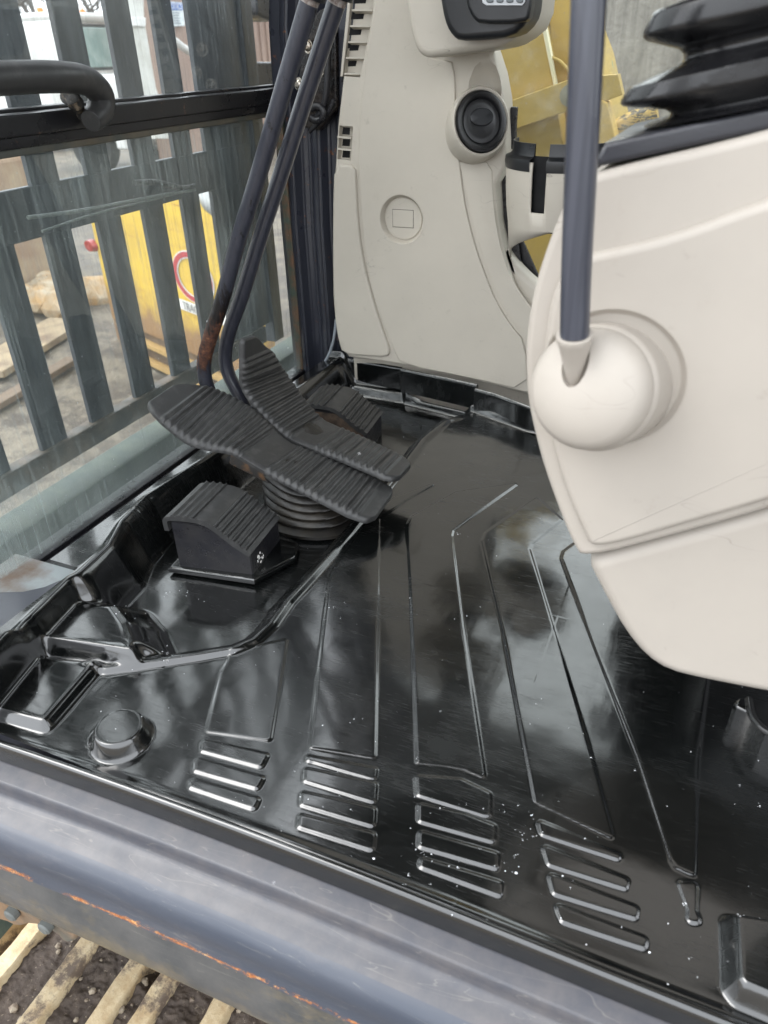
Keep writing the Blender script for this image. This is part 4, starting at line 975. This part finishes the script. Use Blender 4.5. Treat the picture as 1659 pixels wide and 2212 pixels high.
props(link('pebbles', bm, simple('pebble', (.33, .28, .21), .7, (.16, .12, .09), 60, .3, 100)), 'pale pebbles stuck in the mud between the track bars', 'pebbles', kind='stuff')
# bolted lug under the sill
lg = thing('cab_mount', 'rusty bolted mounting lug below the door sill at the left', 'bracket', (-.6, .24, -.18))
bm = BM(); pillow(bm, UY([(-30, 1925), (60, 1955), (130, 1985), (165, 2010), (165, 2035), (140, 2040), (120, 2015), (70, 1995), (40, 2005), (10, 1990), (-30, 1985)], .262), (0, 1, 0), .02, .005, 3, 1); link('lug', bm, simple('lug_rust', (.085, .085, .072), .7, (.20, .125, .07), 16, .4, 80), lg, 40)
for px, py in ((27, 1972), (100, 2000)):
    bm = BM(); lathe(bm, [(0, -.006), (.006, -.006), (.0085, -.004), (.0085, .003), (0, .003)], axis(U(px, py, 'y', .258), (0, 1, 0)), 20); link('bolt', bm, simple('bolt_old', (.12, .13, .125), .5), lg, 30)

# ================================================================== yellow boom outside the right window
q = Mt('boom_yellow'); f = q.noise(3, 7, .65); c = q.mix(q.ramp(f, [(.35, 0), (.7, 1)]), (.52, .36, .085), (.42, .30, .10))
c = q.mix(q.ramp(q.noise(28, 7, .75), [(.66, 0), (.68, 1)]), c, (.08, .07, .05))
c = q.mix(q.ramp(q.noise(18, 5, .6, co=q.mapping((1, 1, .7), (1, 2, 3))), [(.71, 0), (.72, 1)]), c, (.05, .26, .24)); q.col(c); q.rough(.5); q.bump(q.noise(9, 3), .2, .01); by = q.m
bo = thing('excavator_boom', 'big scuffed yellow boom outside the right window with teal paint marks', 'boom', (-.3, 1.75, -.2))
bm = BM(); pillow(bm, UY([(1020, -260), (1130, -60), (1160, 0), (1178, 90), (1196, 185), (1215, 300), (1250, 420), (1290, 640), (1290, 1100), (1000, 1100), (1000, 200)], 1.74), (0, 1, 0), .45, .004, 2); link('side_plate', bm, by, bo, 40)
bm = BM(); pillow(bm, UY([(1150, -60), (1158, -60), (1168, 0), (1204, 186), (1196, 188), (1158, 0)], 1.725), (0, 1, 0), .015, .002, 2); link('edge_strip', bm, simple('pale_yellow', (.85, .80, .58), .5), bo)
bm = BM(); pillow(bm, UY([(1060, 232), (1093, 221), (1239, 168), (1335, 160), (1345, 205), (1301, 221), (1233, 238), (1114, 279), (1060, 298)], 1.705), (0, 1, 0), .03, .002, 2); link('linkage_plate', bm, by, bo, 40)
bm = BM(); tube(bm, [Vector(v) for v in [U(1187, 123, 'y', 1.73), U(1208, 130, 'y', 1.73), U(1225, 148, 'y', 1.73), U(1236, 166, 'y', 1.73)]], .003, 8); link('disc_edge', bm, by, bo)
bm = BM(); pillow(bm, UY([(1187, 123), (1208, 130), (1225, 148), (1236, 166), (1200, 186)], 1.735), (0, 1, 0), .02, .001, 1); link('disc', bm, simple('orange_yellow', (.45, .28, .06), .5), bo)
bm = BM(); lathe(bm, [(0, -.006), (.010, -.006), (.010, -.002), (.020, -.002), (.020, .004), (0, .004)], axis(U(1231, 206, 'y', 1.70), (0, 1, 0)), 20); link('bolt', bm, simple('zinc', (.35, .34, .28), .4, met=.6), bo, 30)
bm = BM(); pillow(bm, UY([(1196, 190), (1180, -60), (1262, -60), (1262, 60), (1285, 120), (1300, 190), (1330, 290), (1340, 420), (1240, 420)], 1.80), (0, 1, 0), .25, .003, 2); link('inner_plate', bm, by, bo, 40)
bm = BM(); pillow(bm, UY([(1262, 240), (1300, 216), (1312, 222), (1330, 300), (1300, 420), (1262, 420)], 1.70), (0, 1, 0), .05, .003, 2); link('gusset', bm, simple('orange_yellow', (.62, .42, .12), .5), bo)
cy = thing('hydraulic_pipe', 'yellow pipe smeared with black grease behind the joystick bellows', 'pipe', U(1380, 250, 'y', 1.8))
bm = BM(); tube(bm, UY([(1318, 286), (1360, 262), (1420, 240)], 1.78), .018, 24, sm=1)
q = Mt('greased_yellow'); q.col(q.mix(q.ramp(q.noise(1, 6, .8, co=q.mapping((22, 60, 60), (0, R(30), 0)), dist=2), [(.49, 0), (.52, 1)]), (.60, .40, .10), (.012, .011, .010))); q.rough(.4)
link('pipe', bm, q.m, cy, 60)
bm = BM(); box(bm, (-1.2, 2.9, GZ), (3.0, 3.1, 1.02), .01)
q = Mt('weathered_steel'); a_ = q.noise(1, 8, .7, co=q.mapping((30, 30, 3))); q.col(q.mix(q.ramp(a_, [(.35, 0), (.65, 1)]), (.10, .092, .085), (.24, .225, .205))); q.rough(.7); q.bump(q.noise(50, 6), .4, .01)
props(link('steel_wall', bm, q.m), 'grey weathered steel wall behind the yellow boom', 'wall')

# ================================================================== yard seen through the windshield
def quadbox(bm, A, B, z0, z1, th):
    A = Vector(A); B = Vector(B); t = (B-A).normalized(); n = Vector((-t.y, t.x)) if True else None
    pts = [A, B, B+n*th, A+n*th]
    lo = [bm.verts.new((p.x, p.y, z0)) for p in pts]; hi = [bm.verts.new((p.x, p.y, z1)) for p in pts]
    bm.faces.new(lo[::-1]); bm.faces.new(hi)
    for i in range(4): bm.faces.new((lo[i], lo[(i+1) % 4], hi[(i+1) % 4], hi[i]))
ym = thing('yellow_machine', 'bright yellow machine body with a red ring logo, beyond the guard', 'machine', (-3, 3.7, GZ))
A = Vector((-3.93, 4.03)); B = Vector((-2.36, 3.365)); tdir2 = (B-A).normalized(); nrm2 = Vector((-tdir2.y, tdir2.x))
q = Mt('machine_yellow'); x, y, z = q.sep(); f = q.noise(1, 6, .7, co=q.mapping((2, 2, 12))); c = q.mix(q.ramp(f, [(.35, 0), (.7, 1)]), (.66, .45, .055), (.55, .36, .06))
zz = q.math('ADD', q.math('MULTIPLY', z, 1.), q.math('MULTIPLY', q.math('SUBTRACT', q.noise(5, 6, .7), .5), .55))
low = q.ramp(zz, [(.36, 1), (.55, 0)]); c = q.mix(low, c, (.26, .15, .07)); c = q.mix(q.ramp(q.noise(1, 6, .7, co=q.mapping((4, 4, 40))), [(.60, 0), (.66, 1)]), c, (.42, .24, .05))
q.col(c); q.rough(.5); q.bump(q.noise(8, 3), .3, .02)
bm = BM(); quadbox(bm, A, B, GZ+.24, -.06, .22); bmesh.ops.bevel(bm, geom=bm.edges[:], offset=.01, segments=2, affect='EDGES'); link('body', bm, q.m, ym, 40)
bm = BM(); quadbox(bm, A+nrm2*.03-tdir2*.02, B+nrm2*.03, GZ-.05, GZ+.24, .18); link('lower_beam', bm, simple('muddy_timber', (.16, .11, .07), .8, (.08, .05, .03), 3), ym)
bm = BM(); quadbox(bm, A-nrm2*.02+tdir2*.3, B-nrm2*.02, GZ+.15, GZ+.18, .05); quadbox(bm, A-nrm2*.02+tdir2*.3, B-nrm2*.02, GZ+.02, GZ+.05, .05); link('rub_strip', bm, simple('strip_tan', (.42, .27, .10), .7), ym)
# rust brown timber end at the left of the machine
bm = BM(); quadbox(bm, A-tdir2*.22+nrm2*.1, A-tdir2*.02+nrm2*.1, GZ, -.12, .5); link('end_plate', bm, simple('brown_end', (.32, .19, .10), .7, (.18, .12, .08), 4), ym)
def onface(px, py, off=.004):
    d_ = fw + RT*((px-829.5)/FP) + DN*((py-1106)/FP); n3 = Vector((nrm2.x, nrm2.y, 0)); a3 = Vector((A.x, A.y, 0))-n3*off
    return CAM+d_*(((a3-CAM).dot(n3))/d_.dot(n3))
lc = onface(417, 600); t3 = Vector((tdir2.x, tdir2.y, 0)); up3 = Vector((0, 0, 1)); n3 = Vector((nrm2.x, nrm2.y, 0))
def ring(name, r0, r1, off, m, sxr=1.5):
    bm = BM(); n = 72; a_ = []; b_ = []
    for k in range(n):
        c_, s_ = math.cos(2*math.pi*k/n), math.sin(2*math.pi*k/n)
        for L_, r in ((a_, r0), (b_, r1)): L_.append(bm.verts.new(lc-n3*off+t3*c_*r*sxr+up3*s_*r))
    for k in range(n): j = (k+1) % n; bm.faces.new((a_[k], a_[j], b_[j], b_[k]))
    link(name, bm, m, ym)
lr = abs((onface(417, 548)-onface(417, 652)).z)/2
ring('ring_outline', lr*.74, lr*1.04, .002, simple('decal_white', (.75, .74, .70), .5)); ring('ring_logo', lr*.79, lr*.99, .005, simple('decal_red', (.42, .045, .055), .5))
p_ = onface(417, 665); hh = abs((onface(417, 655)-onface(417, 677)).z)/2
bm = BM(); vs = [bm.verts.new(p_-n3*.007+t3*a_+up3*b_) for a_, b_ in ((-.36, -hh), (.42, -hh), (.42, hh), (-.36, hh))]; bm.faces.new(vs); link('logo_banner', bm, simple('decal_white', (.72, .71, .68), .5), ym)
def text(s_, size, origin, xdir, ydir, m, parent, name='lettering', align='CENTER'):
    cu_ = bpy.data.curves.new('t', 'FONT'); cu_.body = s_; cu_.size = size; cu_.align_x = align; cu_.align_y = 'CENTER'; cu_.extrude = .0006
    o = bpy.data.objects.new('t', cu_); C.objects.link(o); bpy.context.view_layer.update()
    me = bpy.data.meshes.new_from_object(o.evaluated_get(bpy.context.evaluated_depsgraph_get())); bpy.data.objects.remove(o)
    xd = Vector(xdir).normalized(); yd = Vector(ydir).normalized(); zd = xd.cross(yd); Mx = Matrix((xd, yd, zd)).transposed().to_4x4(); Mx.translation = Vector(origin)
    me.transform(Mx); me.materials.clear(); return link(name, me, m, parent)
text('TRAC', hh*2.1, onface(415, 665)-n3*.012, t3, up3, simple('letter_grey', (.22, .22, .22), .5), ym)
lamp = onface(203, 533)
bm = BM(); lathe(bm, [(0, -.03), (.05, -.03), (.06, 0), (.05, .02), (0, .02)], axis(onface(200, 530), n3), 20, 1.3, .7); link('tail_lamp', bm, simple('lamp_red', (.30, .03, .03), .2), ym, 40)
bm = BM(); tube(bm, [onface(445, 425, .05), onface(455, 440, .10), onface(470, 450, .10), onface(480, 465, .05)], .045, 14); link('hose', bm, simple('hose_grey', (.25, .26, .26), .4), ym, 60)
# boards and debris on the ground
def board(p0, p1, wd, h, m, label, name='board', cat='board'):
    a, b = U(*p0, 'z', GZ+.03), U(*p1, 'z', GZ+.03); bm = BM(); t = (b-a); L_ = t.length; Mx = Matrix.Translation(a) @ Matrix.Rotation(math.atan2(t.y, t.x), 4, 'Z'); box(bm, (0, -wd/2, 0), (L_, wd/2, h), .006, Mx); props(link(name, bm, m), label, cat)
wood = simple('wet_plank', (.32, .25, .16), .7, (.17, .12, .08), 5)
board((-40, 815), (150, 700), .34, .05, wood, 'wide pale plank on the mud at the left edge')
board((-40, 900), (160, 782), .10, .04, simple('dark_plank', (.14, .10, .07), .7), 'narrow dark plank lying in front of the wide pale plank')
bm = BM(); p = U(100, 655, 'z', GZ)
for k in range(14):
    n = bmesh.new(); bmesh.ops.create_icosphere(n, subdivisions=2, radius=random.uniform(.12, .26)); off = Vector((random.uniform(-.5, .5), random.uniform(-.3, .3), random.uniform(0, .14)))
    for v in n.verts: v.co = v.co*(1+.35*noise.noise(v.co*6+off)); v.co.z *= .6; v.co += p+off
    add(bm, n)
props(link('rubble_heap', bm, simple('orange_rubble', (.38, .24, .11), .8, (.42, .36, .27), 7)), 'orange tan rubble heap beside the yellow machine', 'rubble')
# tan concrete block and brown sheet at the left
p = U(45, 300, 'x', -6.0); bm = BM(); box(bm, (-6.6, 3.0, GZ), (-5.6, U(92, 300, 'x', -5.6).y, U(40, 338, 'x', -5.6).z-.0), .03); 
props(link('timber_crib', bm, simple('crib_brown', (.22, .15, .10), .8, (.30, .24, .16), 3)), 'brown timber crib behind the guard at the left', 'timber crib')
bm = BM(); box(bm, (-6.5, 3.0, U(40, 338, 'x', -5.6).z+.004), (-5.7, U(84, 300, 'x', -5.7).y, U(40, 262, 'x', -5.7).z), .05); props(link('concrete_block', bm, simple('tan_concrete', (.50, .42, .28), .8, (.36, .28, .18), 3)), 'tan concrete block on top of the brown timber crib', 'block')

def wheel(parent, c, r, ax):
    bm = BM(); lathe(bm, [(r*.55, -.12), (r*.95, -.12), (r, -.08), (r, .08), (r*.95, .12), (r*.55, .12)], axis(c, ax), 32); w_ = link('wheel', bm, simple('tyre', (.02, .02, .02), .8), parent, 40)
    bm = BM(); lathe(bm, [(0, .06), (r*.2, .10), (r*.5, .04), (r*.58, .11), (r*.58, .0)], axis(c, ax), 24); k = link('rim', bm, simple('rim_white', (.6, .6, .58), .5), parent, 40)
white = simple('truck_white', (.66, .67, .66), .4, (.50, .50, .48), 2); dkg = simple('truck_dark', (.03, .035, .035), .5)
def truck(label, X_, yc, w_, zr, s=1., crane=False):
    """white truck facing the viewer; yc centre line, w_ width, zr roof height above the mat level"""
    t = thing('white_truck', label, 'truck', (X_, yc, GZ)); z0 = GZ
    bm = BM(); box(bm, (X_-1.7, yc-w_/2, z0+.9*s), (X_-.3, yc+w_/2, zr-.12), .06, seg=3); link('cab', bm, white, t, 40)
    bm = BM(); box(bm, (X_-1.8, yc-w_/2*.98, zr-.14), (X_-.22, yc+w_/2*.98, zr), .08, seg=4); link('roof', bm, white, t, 40)
    bm = BM(); box(bm, (X_-.32, yc-w_*.40, zr-.85*s), (X_-.27, yc+w_*.40, zr-.22), .02); link('windscreen', bm, simple('screen_glass', (.20, .30, .29), .12, (.35, .45, .43), 2), t)
    bm = BM(); box(bm, (X_-.33, yc-w_*.43, zr-.90*s), (X_-.285, yc+w_*.43, zr-.17), .02); link('windscreen_seal', bm, dkg, t)
    bm = BM(); box(bm, (X_-.5, yc-w_*.42, z0+.75*s), (X_+.75*s, yc+w_*.42, zr-.95*s), .14, seg=4); link('hood', bm, white, t, 40)
    bm = BM(); box(bm, (X_+.70*s, yc-w_*.28, z0+.85*s), (X_+.77*s, yc+w_*.28, zr-1.08*s), .02); link('grille', bm, dkg, t)
    bm = BM(); box(bm, (X_+.60*s, yc-w_*.55, z0+.42*s), (X_+.85*s, yc+w_*.55, z0+.72*s), .05, seg=3); link('bumper', bm, white, t, 40)
    for s_ in (-1, 1):
        bm = BM(); box(bm, (X_+.55*s, yc+s_*w_*.46-.14, z0+.80*s), (X_+.72*s, yc+s_*w_*.46+.14, z0+.98*s), .04); link('headlight', bm, simple('lens', (.5, .5, .48), .15), t, 40)
        bm = BM(); lathe(bm, [(0, 0), (.06, 0), (.05, .08), (0, .09)], Matrix.Translation((X_-.9, yc+s_*w_*.3, zr)), 16); link('beacon', bm, simple('amber', (.8, .22, .03), .3), t, 40)
        wheel(t, (X_+.05, yc+s_*w_*.5, z0+.48*s), .48*s, (0, 1, 0))
    return t
yB = U(118, 150, 'x', -15.5).y
truck('smaller white truck seen farther back at the left behind the guard', -15.5, yB, 1.15, U(118, 80, 'x', -15.5).z, .9)
yA = U(232, 100, 'x', -11).y
tA = truck('large white truck behind the middle of the guard, amber lamp on its bumper', -11, yA, 1.75, U(230, 26, 'x', -11).z, 1.0)
bm = BM(); box(bm, (-10.2, U(208, 365, 'x', -10.2).y-.1, U(208, 300, 'x', -10.2).z-.1), (-10.12, U(208, 365, 'x', -10.2).y+.12, U(208, 300, 'x', -10.2).z+.06), .02); link('marker_lamp', bm, simple('amber2', (.8, .22, .03), .3), tA)
# white pickup box behind at the left
bm = BM(); box(bm, (-22, U(90, 60, 'x', -22).y-1.3, GZ+.8), (-19, U(90, 60, 'x', -22).y+.9, U(80, 62, 'x', -21).z), .15, seg=3); props(link('parked_van', bm, simple('van_white', (.55, .56, .56), .4, (.3, .32, .33), 1)), 'pale van roof behind the smaller white truck', 'van')
# white crane post right of the truck
cpst = thing('crane_post', 'white steel loader post flaring at its foot beside the large truck', 'post', U(300, 380, 'z', GZ))
bm = BM(); pp = UX([(272, -60), (276, 30), (280, 62), (290, 120), (300, 180), (310, 215), (330, 245), (336, 300), (390, 300), (352, 230), (338, 190), (326, 120), (316, 62), (312, 40), (310, -60)], -9.4); pillow(bm, pp, (-1, 0, 0), .25, .02, 2); link('post', bm, simple('post_white', (.55, .56, .53), .5, (.42, .42, .38), 3), cpst, 40)
bm = BM(); pillow(bm, UX([(270, 36), (316, 38), (316, 58), (272, 56)], -9.35), (-1, 0, 0), .35, .02, 2); link('collar', bm, white, cpst, 40)
# rust brown container
bm = BM(); box(bm, (-9.95, U(338, 100, 'x', -9.6).y, GZ-.02), (-9.6, 19, 2.3), .02)
for k in range(24): y = 13.4+k*.25; box(bm, (-9.62, y, GZ+.1), (-9.56, y+.1, 2.2), .01)
q = Mt('rusty_brown'); f = q.noise(1, 7, .7, co=q.mapping((1, 1, .4))); q.col(q.mix(q.ramp(f, [(.35, 0), (.65, 1)]), (.215, .145, .115), (.31, .225, .18))); q.rough(.8)
props(link('rusty_container', bm, q.m), 'rust brown steel container behind the trucks', 'container')
ns = thing('notice_sign', 'white sign with blue NOTICE header fixed on the brown container', 'sign', U(388, 50, 'x', -9.5))
bm = BM(); pillow(bm, UX([(358, 2), (396, 6), (400, 56), (366, 58), (362, 50)], -9.50), (-1, 0, 0), .03, .01, 2); link('board', bm, simple('sign_white', (.62, .68, .70), .4, (.50, .56, .58), 8), ns)
bm = BM(); pillow(bm, UX([(358, 4), (394, 7), (397, 22), (360, 22)], -9.485), (-1, 0, 0), .006, .001, 1); link('header', bm, simple('sign_blue', (.05, .14, .42), .4), ns)
text('NOTICE', .12, U(378, 14, 'x', -9.475), (0, 1, 0), (0, 0, 1), simple('sign_letter', (.75, .76, .78), .5), ns)
bm = BM()
for k in range(5):
    z_ = U(380, 28+k*5.5, 'x', -9.49).z; y_ = U(380, 30, 'x', -9.49).y; box(bm, (-9.492, y_-.10+.0*k, z_-.008), (-9.488, y_+.10-.02*(k % 2), z_+.008))
link('small_print', bm, simple('print_grey', (.25, .28, .30), .6), ns)
# diagonal pale pipe in front of the container
bm = BM(); tube(bm, UX([(350, 62), (380, 92), (425, 122), (470, 150)], -8.8), .06, 14, sm=1); props(link('boom_pipe', bm, simple('pipe_pale', (.52, .52, .50), .5)), 'pale grey pipe slanting down in front of the brown container', 'pipe')

# bare winter trees
def bare_tree(x, y, h, seed, label):
    random.seed(seed); t = thing('bare_tree', label, 'tree', (x, y, GZ), 'bare winter trees on the skyline')
    trunk = BM(); crown = BM()
    def seg(bm, a, b, r0, r1):
        d_ = (b-a).normalized(); u = d_.orthogonal().normalized(); v = d_.cross(u); A_ = []; B_ = []
        for k in range(5):
            c_, s_ = math.cos(k*1.2566), math.sin(k*1.2566); A_.append(bm.verts.new(a+(u*c_+v*s_)*r0)); B_.append(bm.verts.new(b+(u*c_+v*s_)*r1))
        for k in range(5): bm.faces.new((A_[k], A_[(k+1) % 5], B_[(k+1) % 5], B_[k]))
    base_ = Vector((x, y, GZ-.1)); p = base_.copy(); r = h*.022; pts = [p.copy()]
    for k in range(5):
        q_ = p+Vector((random.gauss(0, .03), random.gauss(0, .03), .14))*h; seg(trunk, p, q_, r, r*.8); p = q_; r *= .8; pts.append(p.copy())
    def grow(p, d_, L_, r, n):
        q_ = p+d_*L_; seg(crown, p, q_, r, r*.65)
        if n == 0: return
        for _ in range(random.choice((2, 3, 3))):
            e = (d_+Vector((random.gauss(0, .45), random.gauss(0, .45), random.gauss(.12, .3)))).normalized(); grow(p+d_*L_*random.uniform(.5, 1), e, L_*random.uniform(.6, .85), r*.6, n-1)
    for P_ in pts[2:]:
        for _ in range(2):
            grow(P_, Vector((random.gauss(0, 1), random.gauss(0, 1), 1.0)).normalized(), h*.17, h*.008, 4)
    bark = simple('bark', (.10, .085, .075), .9); link('trunk', trunk, bark, t); link('crown', crown, bark, t)
for k, (px, X_, h, lab) in enumerate([(20, -34, 9, 'leftmost bare tree on the skyline'), (62, -38, 11, 'bare tree above the smaller white truck'), (100, -36, 10, 'bare tree behind the first sky gap, right side'), (190, -40, 12, 'bare tree showing above the large white truck'), (165, -32, 8, 'slim bare tree just left of the large white truck')]):
    p = U(px, 100, 'x', X_); bare_tree(X_, p.y, h, 40+k, lab)
# distant low wood
bm = BM(); random.seed(3)
for k in range(900):
    a_ = R(random.uniform(100, 175)); d_ = random.uniform(60, 75); p = Vector((math.cos(a_)*d_, math.sin(a_)*d_, GZ)); h = random.uniform(1.5, 4.5)
    n = random.uniform(-.6, .6); vs = [bm.verts.new(p+Vector((-.12, 0, 0))), bm.verts.new(p+Vector((.12, 0, 0))), bm.verts.new(p+Vector((0, .15, 0))), bm.verts.new(p+Vector((n, n, h)))]
    for f_ in ((0, 1, 3), (1, 2, 3), (2, 0, 3)): bm.faces.new([vs[i] for i in f_])
props(link('far_wood', bm, simple('far_bark', (.16, .14, .13), .9)), 'far strip of bare winter wood on the horizon', 'wood', kind='stuff')
